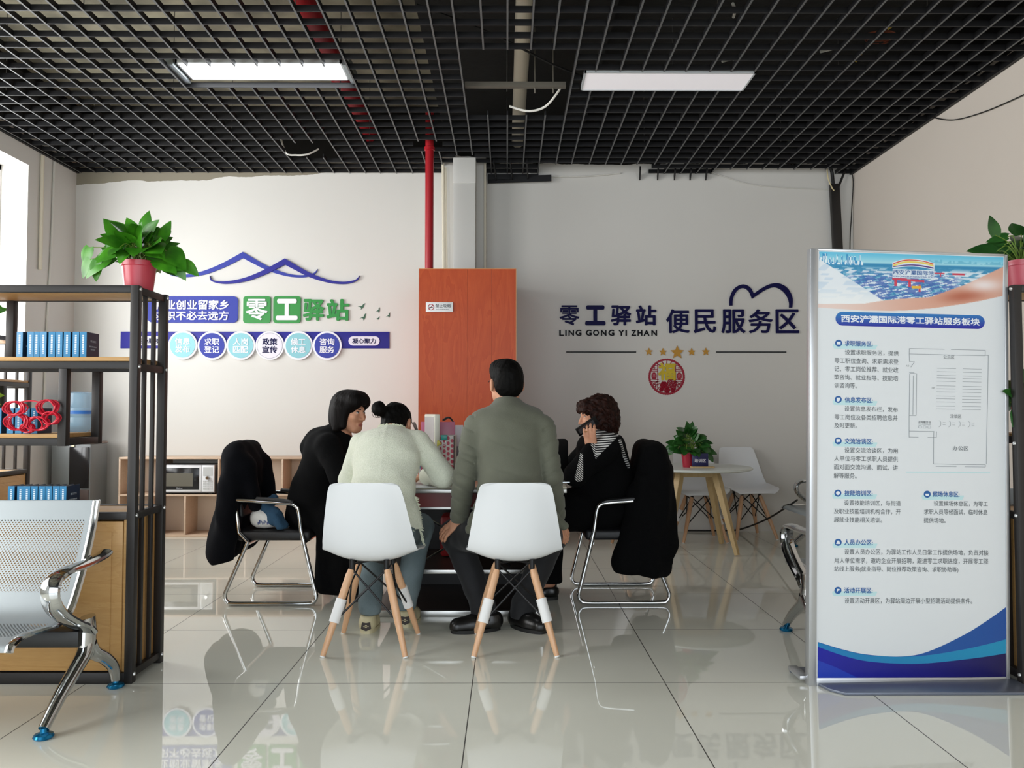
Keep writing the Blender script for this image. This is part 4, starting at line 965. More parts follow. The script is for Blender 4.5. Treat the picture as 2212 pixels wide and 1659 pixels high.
# red garland hung on the tray rail
t = thing('paper_garland', 'red looped garland hanging over the books in the tray', 'garland', W(72, 900, 3.30))
M_GAR = M('garland_red', '#c5122f', 0.5)
rg = random.Random(9); cx0 = Vector(t.location)
lobes = [(34, 882, 19), (108, 880, 21), (112, 903, 17), (40, 912, 22), (82, 915, 19), (62, 925, 12)]
for k, (px, py, r) in enumerate(lobes):
    c = W(px, py, 3.296) - cx0; rr_ = r*1.1*3.296/1700; mb = MB()
    for j in range(7):
        a0 = rg.uniform(0, 6.28); ex = rg.uniform(.7, 1.05); sh = rg.uniform(-.25, .25)*rr_
        mb.tube([(c.x + sh + rr_*ex*math.cos(a), c.y + .008*math.sin(2*a+a0) - .004*j*0.5, c.z + rr_*rg.uniform(.66, .70)*math.sin(a)) for a in np.linspace(0, 2*math.pi, 22)[:-1]], .0034, 5, closed=True)
    mb.build('loop', M_GAR, t)
mb = MB(); mb.tube(spline([W(45, 868, 3.30)-cx0, W(70, 866, 3.302)-cx0, W(92, 871, 3.30)-cx0], 6), .003, 6); mb.build('cord', M_GAR, t)

# ---------------------------------------------------------------- potted pothos
def leaf_mats():
    out = []
    for nm, a, b_ in (('pothos_leaf', '#2c6d14', '#4a931f'), ('pothos_leaf_dark', '#1d4a1c', '#2f6426'), ('pothos_leaf_light', '#7fae2c', '#a3c445')):
        out.append(M(nm, a, 0.33, var=(14, b_), spec=0.5))
    return out
LEAFM = leaf_mats()
def add_leaf(mb, base, dirv, upv, L, Wd, fold, droop):
    d = Vector(dirv).normalized(); u = Vector(upv); s = d.cross(u)
    if s.length < 1e-4: s = Vector((1, 0, 0))
    s.normalize(); u = s.cross(d).normalized(); N = 9; rows = []
    for i in range(N):
        f = i/(N-1)
        w = Wd*0.5*max(0.0, (math.sin(math.pi*min(1, (f*0.93+0.07))**0.62))**0.85) * (1 if f < .999 else 0.02)
        p = Vector(base) + d*(L*(f - .12*0)) - u*(droop*L*f*f)
        notch = -0.10*L*max(0, 1 - f*5)
        rows.append((p, w, notch))
    vs = []; fs = []
    for i, (p, w, nt_) in enumerate(rows):
        for v in (-1, -.55, 0, .55, 1):
            vs.append(p + s*(w*v) + u*(fold*w*abs(v)) + d*(nt_*abs(v)) - u*(0.10*w*(abs(v) > .9)))
    for i in range(N-1):
        for j in range(4): fs.append((i*5+j, i*5+j+1, (i+1)*5+j+1, (i+1)*5+j))
    mb.add(vs, fs)
def pothos(label, loc, pot_r, pot_h, spread, rise, n, L, seed, mat=0, trail=None, lean=(0, 0), group='potted pothos plants', potcol='#b83848', arcs=None, clip_x=None):
    t = thing('potted_pothos', label, 'potted plant', loc, 0, group)
    r0 = pot_r*.78
    MB().lathe([(0, 0), (r0, 0), (r0*1.02, .004), (pot_r*.96, pot_h*.80), (pot_r*.97, pot_h*.82), (pot_r*1.02, pot_h*.84), (pot_r*1.03, pot_h*.92), (pot_r*1.06, pot_h*.97), (pot_r*1.06, pot_h), (pot_r*.98, pot_h), (pot_r*.95, pot_h*.88), (0, pot_h*.87)], 36).build('pot', M('red_pot'+potcol, potcol, 0.3, spec=0.55), t)
    MB().lathe([(0, pot_h*.875), (pot_r*.95, pot_h*.885)], 24).build('soil', M('potting_soil', '#3b2a1e', 0.95, bump=(60, .8)), t)
    rn = random.Random(seed); fol = MB(); stem = MB()
    top = Vector((0, 0, pot_h*.9))
    for k in range(n):
        a = rn.uniform(0, 2*math.pi) if arcs is None else rn.uniform(*arcs)
        el = rn.uniform(-.25, 1.15) if k % 4 else rn.uniform(.9, 1.35)
        rr_ = spread*rn.uniform(.35, .78)
        end = top + Vector((math.cos(a)*math.cos(max(el, 0))*rr_ + lean[0], math.sin(a)*math.cos(max(el, 0))*rr_*.8 + lean[1], rise*rn.uniform(.35, .85)*math.sin(max(el, .1)) + .03 + (el*0.10 if el < 0 else 0)))
        mid = top.lerp(end, .55) + Vector((0, 0, .05))
        stem.tube(spline([top + Vector((rn.uniform(-1, 1)*pot_r*.5, rn.uniform(-1, 1)*pot_r*.5, -.01)), mid, end], 5), .0022, 5)
        out = Vector((math.cos(a), math.sin(a), rn.uniform(-.75, .35) if el < .95 else rn.uniform(.3, 1.2))).normalized()
        upv = Vector((rn.uniform(-.4, .4), -1.35 + rn.uniform(-.5, .4), 1.0))
        l = L*rn.uniform(.72, 1.15)
        add_leaf(fol, end, out, upv, l, l*rn.uniform(.68, .86), rn.uniform(.12, .35), rn.uniform(.05, .38))
    for (ax, ay, az, dx, dy, dz) in (trail or []):
        e = Vector((ax, ay, az)); stem.tube(spline([top, top.lerp(e, .5) + Vector((0, 0, .03)), e], 6), .0022, 5)
        add_leaf(fol, e, (dx, dy, dz), (0, -1, .5), L*.8, L*.52, .2, .15)
    stem.build('stems', M('pothos_stem', '#6c8a34', 0.5), t)
    f = fol.build('foliage', LEAFM[mat], t, smooth=80)
    return t
o = W(300, 620, 3.46)
pothos('big leafy pothos in a red pot on the left rack top', (o.x, 3.46, 1.6505), .073, .135, .215, .115, 64, .112, 3, 0,
       trail=[(.20, -.02, .13, 1, 0, -.8), (.165, -.03, .125, .5, 0, -.7), (-.20, -.03, .14, -.5, 0, -1), (-.22, .0, .20, -.3, -.1, -1), (-.16, -.05, .13, -.1, 0, -1), (.02, 0, .28, .15, 0, 1), (.10, 0, .24, .35, 0, 1), (-.02, 0, .26, -.5, 0, .9)])
o = W(2210, 592, 3.42)
pothos('leafy pothos in a red pot on the right rack top', (o.x, 3.42, 1.6505), .072, .135, .19, .15, 40, .115, 8, 1, potcol='#d0606e',
       trail=[(-.15, -.05, .24, -.15, 0, 1), (-.20, -.05, .14, -.5, -.1, -1), (-.16, -.06, .10, -.2, -.1, -1)])
o = W(1487, 1005, 6.42)
pothos('dark leafy pothos in a red pot on the round table', (o.x, 6.40, .6785), .062, .125, .19, .19, 70, .092, 5, 1,
       trail=[(.15, -.05, .10, .7, 0, -1), (.02, 0, .30, .2, 0, 1)], potcol='#a52036')
pothos('pothos in a pink pot on top of the window-side rack', (-3.69, 5.40, 1.6505), .075, .14, .22, .19, 40, .13, 11, 0, potcol='#d2545f')
pothos('pothos behind the hanging tray, on the window-side rack shelf', (-3.70, 5.33, 1.0345), .072, .13, .20, .15, 36, .13, 14, 2, potcol='#d2545f', trail=[(.16, .05, .20, 1, .2, .1), (.12, 0, .18, 1, 0, -.3)])
pothos('drooping dark pothos on the right rack shelf, mostly out of view', (2.265, 3.40, 1.0345), .065, .12, .14, .11, 26, .10, 21, 1,
       trail=[(-.10, -.08, .16, -.6, -.2, .2), (-.11, -.09, .10, -.4, -.3, -.9), (-.12, -.06, .13, -1, -.2, .3), (-.05, -.11, .09, -.6, -.2, -.8), (-.09, -.1, .22, -.2, 0, .9)])
# small sign block on the round table
o = W(1510, 1004, 6.36)
t = thing('desk_sign', 'dark blue sign block with white characters beside the table plant', 'sign', (o.x, 6.30, .6785))
MB().box(-.075, .105, -.03, .05, 0, .012).build('base', M_ASH, t, bevel=0.002)
MB().box(-.07, .06, .0, .012, .012, .115).build('plate', M('sign_deepblue', '#1f2158', 0.35), t, bevel=0.002)
mb = MB(); text_into(mb, '培训区', (-.052, -.0005, .043), UX, UZ, .094, .028, 0, .02); mb.build('lettering', M_LETW, t, smooth=0)
# ---------------------------------------------------------------- standing banner with printed poster
BL = W(1765, 1464, 3.27); BR = W(2173, 1463, 3.315); TLp = W(1747, 541, 3.27)
BU = (BR - BL).normalized(); BVv = (TLp - BL); BHh = BVv.length; BVv.normalize(); BVv = (BVv - BU*BU.dot(BVv)).normalized(); BWw = (BR - BL).length
BN = BU.cross(BVv)        # towards the viewer
t = thing('display_banner', 'tall standing banner with a blue and white printed poster', 'banner', BL)
O0 = Vector((0, 0, 0))
def PT(px, py):
    f = (1464 - py) / 923.0; l = 1765 - 18*f; w = 408 - 8*f
    return ((px - l)/w*BWw, f*BHh)
def P3(px, py, d=0.0):
    u, v = PT(px, py); return BU*u + BVv*v + BN*d
def poly_px(mb, pts, d):
    mb.add([P3(x, y, d) for x, y in pts], [tuple(range(len(pts)))])
def strip_px(mb, A, B, d):
    A = spline(A, 6); B = spline(B, 6); n = len(A)
    mb.add([P3(*p, d) for p in A] + [P3(*p, d) for p in B], [(i, i+1, n+i+1, n+i) for i in range(n-1)])
# frame
mb = MB(); m_ = Matrix((BU, -BN, BVv)).transposed().to_4x4()
def bb(u0, u1, d0, d1, v0, v1, name, m, bevel=0.002): return MB().box(u0, u1, d0, d1, v0, v1, m_).build(name, m, t, bevel=bevel)
bb(-.036, -.004, -.004, .034, -.05, BHh+.008, 'side_post', M('banner_alu', '#c4c6c9', 0.3, 0.7))
bb(BWw+.001, BWw+.016, -.004, .034, -.05, BHh+.008, 'side_post', M('banner_alu', '#c4c6c9', 0.3, 0.7))
bb(-.004, BWw+.001, -.004, .02, BHh, BHh+.010, 'top_rail', M('banner_alu', '#c4c6c9', 0.3, 0.7))
bb(-.004, BWw+.001, -.004, .02, -.034, 0, 'bottom_rail', M('banner_alu', '#c4c6c9', 0.3, 0.7))
base = [(1.245, 3.475), (1.222, 3.44), (1.30, 3.20), (1.345, 3.155), (2.10, 3.155), (2.118, 3.18), (2.118, 3.44), (2.09, 3.475)]
base = [(x - BL.x, y - BL.y) for x, y in base]
mb = MB(); mb.prism(base, (0, 0, -BL.z), (1, 0, 0), (0, 1, 0), .012); mb.build('base_plate', M('banner_base', '#6e7584', 0.35, 0.4), t, bevel=0.003)
mb = MB(); mb.box(-.06, -.02, .03, .17, -BL.z+.012, -BL.z+.03); mb.build('base_clamp', M('banner_alu', '#c4c6c9', 0.3, 0.7), t, bevel=0.004)
M_POST = M('poster_white', '#dfe3e6', 0.28, spec=0.45)
post = bb(-.004, BWw+.001, 0.0, .006, 0, BHh, 'poster', M_POST, 0)
def pm(mb, name, m): return mb.build(name, m, post, smooth=0)
# printed header picture: a grid of coloured points
def attr_mat(name):
    m = bpy.data.materials.new(name); m.use_nodes = True; nt = m.node_tree; b = nt.nodes['Principled BSDF']
    a = node(nt, 'ShaderNodeVertexColor'); a.layer_name = 'print'; nt.links.new(a.outputs[0], b.inputs['Base Color'])
    b.inputs['Roughness'].default_value = 0.28; return m
def srgb2lin(c): c = np.clip(c, 0, 1); return np.where(c <= .04045, c/12.92, ((c+.055)/1.055)**2.4)
def hexv(h): return np.array([int(h[i:i+2], 16)/255 for i in (1, 3, 5)])
def hashn(ix, iy, s=0):
    v = np.sin(ix*127.1 + iy*311.7 + s*74.7)*43758.5453; return v - np.floor(v)
NX, NY = 265, 92
gx = np.linspace(1748, 2146, NX); gy = np.linspace(543, 676, NY); X_, Y_ = np.meshgrid(gx, gy)
def mixc(a, b, f): return a*(1-f[..., None]) + b*f[..., None]
def sm(x, a, b): q = np.clip((x-a)/(b-a), 0, 1); return q*q*(3-2*q)
c = mixc(np.broadcast_to(hexv('#62bfdf'), X_.shape+(3,)), hexv('#a5d9e6'), sm(Y_, 543, 566))
land = mixc(np.broadcast_to(hexv('#2c86b4'), X_.shape+(3,)), hexv('#a9cfe0'), np.clip(hashn(np.floor(X_/6), np.floor(Y_/2.5))*0.9*sm(Y_, 566, 600), 0, 1))
land = mixc(land, hexv('#eef2f6'), (hashn(np.floor((X_+Y_*1.5)/14), np.floor(Y_/3.2), 3) > .52)*sm(Y_, 570, 582)*.85)
nav = (hashn(np.floor((X_*0.28+Y_)/2.6), np.floor((X_-Y_*2)/16), 5) > .45)*sm(Y_, 578, 600)*sm(X_, 1790, 1850)*(1-sm(X_, 2030, 2070))
land = mixc(land, hexv('#3a5cab'), nav*.75)
c = mixc(c, land, sm(Y_, 563, 568))
bld = (hashn(np.floor(X_/3.4), 0, 1)*20 > (566-Y_)*1.0)*(X_ < 1842)*(Y_ < 570)*(Y_ > 545)
c = mixc(c, mixc(np.broadcast_to(hexv('#2d8fc4'), X_.shape+(3,)), hexv('#dff0f6'), (hashn(np.floor(X_/1.7), np.floor(Y_/7), 2) > .55).astype(float)), bld*1.0)
far = (hashn(np.floor(X_/4), 0, 7)*10 > (558-Y_)*1.2+4)*(X_ > 1950)*(Y_ < 562)*(Y_ > 548); c = mixc(c, hexv('#5fb2d0'), far*.7)
crane = ((np.abs(Y_-(601+0.06*(X_-1960))) < 2.6)*(X_ > 1905)*(X_ < 1975) + (np.abs(X_-1913) < 2.5)*(Y_ > 600)*(Y_ < 614) + (np.abs(X_-1943) < 2.5)*(Y_ > 598)*(Y_ < 616) + (np.abs(X_-1965) < 2)*(Y_ > 610)*(Y_ < 626)
         + (np.abs(Y_-583) < 2)*(X_ > 1996)*(X_ < 2018) + (np.abs(X_-2010) < 1.6)*(Y_ > 582)*(Y_ < 590) + (np.abs(Y_-584) < 1.6)*(X_ > 2035)*(X_ < 2062)) > 0
c = mixc(c, hexv('#cf3850'), crane*.95)
c = mixc(c, hexv('#e8b63a'), ((np.abs(Y_-616) < 3)*(np.abs(X_-1958) < 11))*1.0)
# white sheet sweeping in from the left, and the salmon ribbon below
lineL = 559 + (X_-1748)*(646-559)/(1886-1748)
rgt = np.interp(X_, [1748, 1886, 1930, 1989, 2030, 2062, 2100, 2146], [646, 646, 643, 635, 621, 606, 588, 563])
lowb = np.interp(X_, [1748, 1845, 1900, 1941, 2000, 2062, 2100, 2146], [666, 670, 669.5, 667, 660, 649, 641, 629])
upb = np.interp(X_, [1748, 1845, 1886, 1917, 1989, 2062, 2146], [658, 655, 647, 642.5, 636, 607, 564])
sheet = sm(Y_ - lineL, -.5, .8)*(X_ < 1890)
ghost = mixc(np.broadcast_to(hexv('#e3e9ee'), X_.shape+(3,)), hexv('#c3d5e6'), (hashn(np.floor((X_+Y_)/17), np.floor(Y_/5), 9) > .6)*.7)
ghost = mixc(ghost, hexv('#eceff0'), sm(Y_, 610, 655)); c = mixc(c, ghost, sheet)
rib = sm(Y_ - upb, -.5, .8)
rc = mixc(np.broadcast_to(hexv('#e6cfc6'), X_.shape+(3,)), hexv('#d59b84'), sm(X_, 1760, 2000)*.8)
blob = np.exp(-((X_-2060)/46)**2 - ((Y_-632-(X_-2060)*-.12)/13)**2); rc = mixc(rc, hexv('#b4664f'), blob)
hi = np.exp(-((X_-2105)/40)**2 - ((Y_-606)/14)**2); rc = mixc(rc, hexv('#efe6e6'), hi*.9)
c = mixc(c, rc, rib); c = mixc(c, hexv('#dfe3e6'), sm(Y_ - lowb, -.6, .8))
vs = [P3(x, y, .0006) for y in gy for x in gx]; fs = [(i*NX+j, i*NX+j+1, (i+1)*NX+j+1, (i+1)*NX+j) for i in range(NY-1) for j in range(NX-1)]
me = bpy.data.meshes.new('header_print'); me.from_pydata(vs, [], fs); ca = me.color_attributes.new('print', 'FLOAT_COLOR', 'POINT')
ca.data.foreach_set('color', np.concatenate([srgb2lin(c), np.ones(c.shape[:2]+(1,))], 2).reshape(-1).astype(np.float32)); link('header_print', me, attr_mat('poster_header_print'), post)
# logo over the header
for k, (A, B, h) in enumerate([([(1907, 566), (1930, 558), (1953, 556.5), (1975, 559), (1993, 565)], [(1907, 563.5), (1930, 555.5), (1953, 554.5), (1975, 557), (1994, 562)], '#d7552f'),
                               ([(1907, 571), (1930, 563), (1953, 562), (1975, 564), (1994, 569)], [(1907, 567), (1930, 559), (1953, 558), (1975, 560), (1994, 565.5)], '#e6cf62'),
                               ([(1907, 572.5), (1940, 568), (1965, 569), (1994, 573.5)], [(1907, 570.5), (1940, 565.5), (1965, 566), (1994, 570.5)], '#5b3d86')]):
    m2 = MB(); strip_px(m2, A, B, .0014); pm(m2, 'logo_arc', M('logo_%d' % k, h, 0.3))
m2 = MB(); strip_px(m2, [(1905, 575), (1930, 571), (1953, 570), (1975, 572), (1996, 576)], [(1905, 562), (1930, 554), (1953, 553), (1975, 555), (1996, 561)], .0010); poly_px(m2, [(1906, 596), (1996, 596), (1996, 577), (1906, 577)], .0010); pm(m2, 'logo_backing', M('logo_white', '#dfe8f0', 0.3))
def line_px(mb, body, x0, y0, x1, y1, d=.0012, bold=.0):
    (u0, v0), (u1, v1) = PT(x0, y1), PT(x1, y0)
    text_into(mb, body, BU*u0 + BVv*v0 + BN*d, BU, BVv, u1-u0, v1-v0, 0, bold)
M_PBLUE = M('print_blue', '#175a9f', 0.35); M_PTXT = M('print_text', '#4d5357', 0.4); M_PLINE = M('print_line', '#8b9298', 0.4); M_PWHT = M('print_whitetext', '#e6ebf2', 0.35)
m2 = MB(); line_px(m2, '西安浐灞国际港', 1907, 578.5, 1995, 588.5, .0018, .012); line_px(m2, "XI'AN CHAN-BA INTERNATIONAL PORT", 1907, 590.5, 1995, 594.5, .0018); pm(m2, 'logo_lettering', M_PBLUE)
# title pill
def grad_mat(name, a, b_, z0, z1):
    m = bpy.data.materials.new(name); m.use_nodes = True; nt = m.node_tree; b = nt.nodes['Principled BSDF']; b.inputs['Roughness'].default_value = .3
    tc = node(nt, 'ShaderNodeTexCoord'); sp = node(nt, 'ShaderNodeSeparateXYZ'); nt.links.new(tc.outputs['Object'], sp.inputs[0])
    mr = node(nt, 'ShaderNodeMapRange'); mr.inputs[1].default_value = z0; mr.inputs[2].default_value = z1; nt.links.new(sp.outputs['Z'], mr.inputs[0])
    nt.links.new(mix_col(nt, mr.outputs[0], lin(a), lin(b_)), b.inputs['Base Color']); return m
m2 = MB(); r = 15.4
pts = [(1801.5 + r*math.cos(a), 689 + r*math.sin(a)) for a in np.linspace(math.pi*1.5, math.pi*.5, 14)] + [(2093 + r*math.cos(a), 689 + r*math.sin(a)) for a in np.linspace(math.pi*.5, -math.pi*.5, 14)]
poly_px(m2, pts, .0008); z1 = P3(1900, 674).z; z0 = P3(1900, 704).z
pm(m2, 'title_pill', grad_mat('pill_print', '#1a1f9c', '#2277bb', z0, z1))
m2 = MB(); line_px(m2, '西安浐灞国际港零工驿站服务板块', 1798, 680.5, 2097, 697, .0014, .03); pm(m2, 'title_lettering', M_PWHT)
SEC = [((1794, 743), '求职服务区:', (1807, 737, 1867, 749), [('设置求职服务区，提供', 1808, 757, 1923, 768), ('零工职位查询、求职需求登', 1786, 775, 1923, 787), ('记、零工岗位推荐、就业政', 1786, 793, 1923, 805), ('策咨询、就业指导、技能培', 1786, 811.5, 1923, 823), ('训咨询等。', 1787, 829.5, 1835, 841)]),
       ((1796, 866), '信息发布区:', (1810, 860, 1870, 872.5), [('设置信息发布栏，发布', 1810, 880, 1924, 891.5), ('零工岗位及各类招聘信息并', 1789, 898, 1924, 910), ('及时更新。', 1789, 916.5, 1837, 928)]),
       ((1798, 956), '交流洽谈区:', (1812, 950, 1872, 962.5), [('设置交流洽谈区，为用', 1812, 970, 1926, 981.5), ('人单位与零工求职人员提供', 1790.5, 988, 1927, 1000), ('面对面交流沟通、面试、讲', 1790.5, 1006.5, 1927, 1018), ('解等服务。', 1790.5, 1025, 1839, 1037)]),
       ((1800, 1069), '技能培训区:', (1814, 1062.5, 1874, 1075), [('设置技能培训区，与街道', 1814, 1084, 1935, 1095.5), ('及职业技能培训机构合作，开', 1792.5, 1102, 1935, 1114), ('展就业技能相关培训。', 1793, 1120.5, 1896, 1132)]),
       ((1992, 1069), '候场休息区:', (2004, 1062, 2062, 1074.5), [('设置候场休息区，为零工', 2007, 1083, 2124, 1094.5), ('求职人员等候面试，临时休息', 1986, 1101, 2124, 1113), ('提供场地。', 1986, 1120, 2033, 1131.5)]),
       ((1803, 1175), '人员办公区:', (1816, 1168.5, 1877, 1181), [('设置人员办公区，为驿站工作人员日常工作提供场地，负责对接', 1817, 1189, 2128, 1201), ('用人单位需求，邀约企业开展招聘，跟进零工求职进度，开展零工驿', 1796, 1207.5, 2128, 1220), ('站线上服务(就业指导、岗位推荐政策咨询、求职协助等)', 1796, 1226, 2063, 1239)]),
       ((1805, 1278), '活动开展区:', (1818, 1271.5, 1879, 1284), [('设置活动开展区，为驿站周边开展小型招聘活动提供条件。', 1820, 1293.5, 2095, 1306)])]
for k, ((cx, cy), head, hb, lines) in enumerate(SEC):
    sh_ = MB(); hd = MB(); bd = MB(); ic = MB(); icw = MB()
    poly_px(sh_, [(cx-9, cy+12), (hb[2]+6, cy+12), (hb[2]+10, cy+4), (hb[2]+10, cy+2), (cx-11, cy+2), (cx-12, cy+6)], .0005)
    poly_px(ic, [(cx+7.6*math.cos(a), cy+7.6*math.sin(a)) for a in np.linspace(0, 2*math.pi, 25)[:-1]][::-1], .0008)
    shp = [[(-4, -3), (4, -3), (4, 3.2), (-4, 3.2)], [(-3.5, -4), (3.5, -4), (3.5, 2), (1, 4.5), (-3.5, 4.5)], [(-4, -4), (4, -4), (4, 2), (0, 2), (-2, 4), (-2, 2), (-4, 2)], [(4.2*math.cos(a), 4.2*math.sin(a)) for a in np.linspace(0, 6.0, 10)], [(-4, -1), (4, -1), (3, 3.5), (-3, 3.5), (-4, 1)], [(-4.5, 3.5), (-3, -1), (-1.5, -3.8), (1.5, -3.8), (3, -1), (4.5, 3.5)], [(-3, 4), (-2, -3.5), (3.8, -2.8), (2.5, .8), (-.5, .6), (-1.5, 4)]][k]
    poly_px(icw, [(cx+x, cy+y) for x, y in shp][::-1], .0012)
    line_px(hd, head, *hb, .0012, .018)
    for (tx, *box) in lines: line_px(bd, tx, *box)
    pm(sh_, 'heading_tab', M('print_tab', '#bfe0e4', 0.3)); pm(ic, 'heading_icon', M_PBLUE); pm(icw, 'icon_mark', M_PWHT); pm(hd, 'heading_lettering', M_PBLUE); pm(bd, 'body_lettering', M_PTXT)
# floor plan
fp = MB()
def ln(x0, y0, x1, y1, w=.9):
    a, b_ = P3(x0, y0, .0010), P3(x1, y1, .0010); fp.bar(a, b_, w*.00196, .0002, up=BN)
for q in [(1946, 751, 2022, 751), (2036, 751, 2111, 751), (1946, 751, 1946, 763), (2111, 751, 2111, 762), (2111, 762, 2118, 762), (2118, 762, 2119, 1002), (1946, 763, 2111, 763), (1946, 763, 1947, 780), (1947, 780, 1958, 780), (1947, 804, 1958, 804), (1958, 780, 1950, 792),
          (1948, 806, 1963, 806), (1948, 806, 1949, 900), (1963, 806, 1964, 898), (1956, 810, 1957, 896), (1949, 898, 1964, 898), (1949, 900, 1950, 946), (1950, 932, 2004, 932), (1950, 945, 1970, 945), (1990, 945, 2009, 945), (2003, 932, 2003, 945), (2009, 932, 2009, 945), (2003, 945, 2004, 1003),
          (2004, 1003, 2009, 1003), (2009, 1008, 2054, 1008), (2072, 1008, 2117, 1008), (2009, 1003, 2117, 1003), (2117, 1003, 2117, 1008), (1969, 917, 1996, 917)]: ln(*q)
for x0, x1 in ((2007, 2048), (2063, 2104)):
    for y in (793, 800.5, 808.5, 814.5, 821.5, 831.5, 838, 845, 854, 860, 867, 876, 882.5): ln(x0, y, x1, y, .7)
for x in (1970, 1980, 1990): ln(x, 920, x+6, 920, .7); ln(x, 925, x+6, 925, .7); ln(x, 920, x, 925, .7); ln(x+6, 920, x+6, 925, .7)
for x in (2014, 2035, 2056, 2077): ln(x, 908, x+4, 911, .6); ln(x+4, 911, x+4, 918, .6); ln(x+4, 918, x, 922, .6); ln(x+8, 912, x+14, 912, .6); ln(x+8, 917, x+14, 917, .6)
pm(fp, 'floor_plan', M_PLINE)
m2 = MB(); line_px(m2, '公示区', 2020, 764, 2044, 772); line_px(m2, '洽谈区', 2038, 893.5, 2062, 902); line_px(m2, '咨询服务台', 1969, 909, 1996, 915); line_px(m2, '办公区', 2045, 963, 2079, 973); line_px(m2, '入口', 1939.5, 787, 1946, 791); line_px(m2, '公告栏', 1996, 835, 2003, 838)
pm(m2, 'plan_lettering', M_PTXT)
m2 = MB(); poly_px(m2, [(1945, 1022.5), (2128, 1021), (2128, 1019.5), (1945, 1020.5)], .0006); pm(m2, 'plan_edge', M('print_tab', '#bfe0e4', 0.3))
# bottom waves
def c3(L): return [(1640 + x/3.867, 1150 + y/3.867) for x, y in L]
top = [(483, 920), (700, 985), (900, 1025), (1180, 1040), (1400, 1000), (1700, 860), (1900, 735), (2048, 628)]
cyA = [(483, 925), (700, 990), (900, 1030), (1180, 1042), (1400, 1030), (1700, 982), (1900, 938), (2053, 898)]
dk = [(483, 960), (700, 1035), (900, 1080), (1180, 1100), (1400, 1096), (1700, 1066), (1900, 1040), (2055, 1014)]
bot = [(487, 1218), (700, 1218), (900, 1218), (1180, 1217), (1400, 1216), (1700, 1214), (1900, 1212), (2062, 1210)]
for A, B, nm, a, b_, d in ((cyA, top, 'wave_blue', '#1760ac', '#1a4f9e', .0006), (dk, cyA, 'wave_cyan', '#1579b8', '#1a93bf', .0007), (bot, dk, 'wave_navy', '#1219a2', '#100c4e', .0008)):
    m2 = MB(); strip_px(m2, c3(A), c3(B), d)
    m = bpy.data.materials.new(nm); m.use_nodes = True; nt = m.node_tree; b = nt.nodes['Principled BSDF']; b.inputs['Roughness'].default_value = .25
    tc = node(nt, 'ShaderNodeTexCoord'); sp = node(nt, 'ShaderNodeSeparateXYZ'); nt.links.new(tc.outputs['Object'], sp.inputs[0])
    mr = node(nt, 'ShaderNodeMapRange'); mr.inputs[1].default_value = 0; mr.inputs[2].default_value = BWw; nt.links.new(sp.outputs['X'], mr.inputs[0])
    nt.links.new(mix_col(nt, mr.outputs[0], lin(a), lin(b_)), b.inputs['Base Color']); pm(m2, nm, m)
m2 = MB(); poly_px(m2, c3([(487, 1216), (820, 1216), (640, 1130), (487, 1070)]), .0011); pm(m2, 'wave_corner', M('wave_corner', '#1b3cb4', .25))
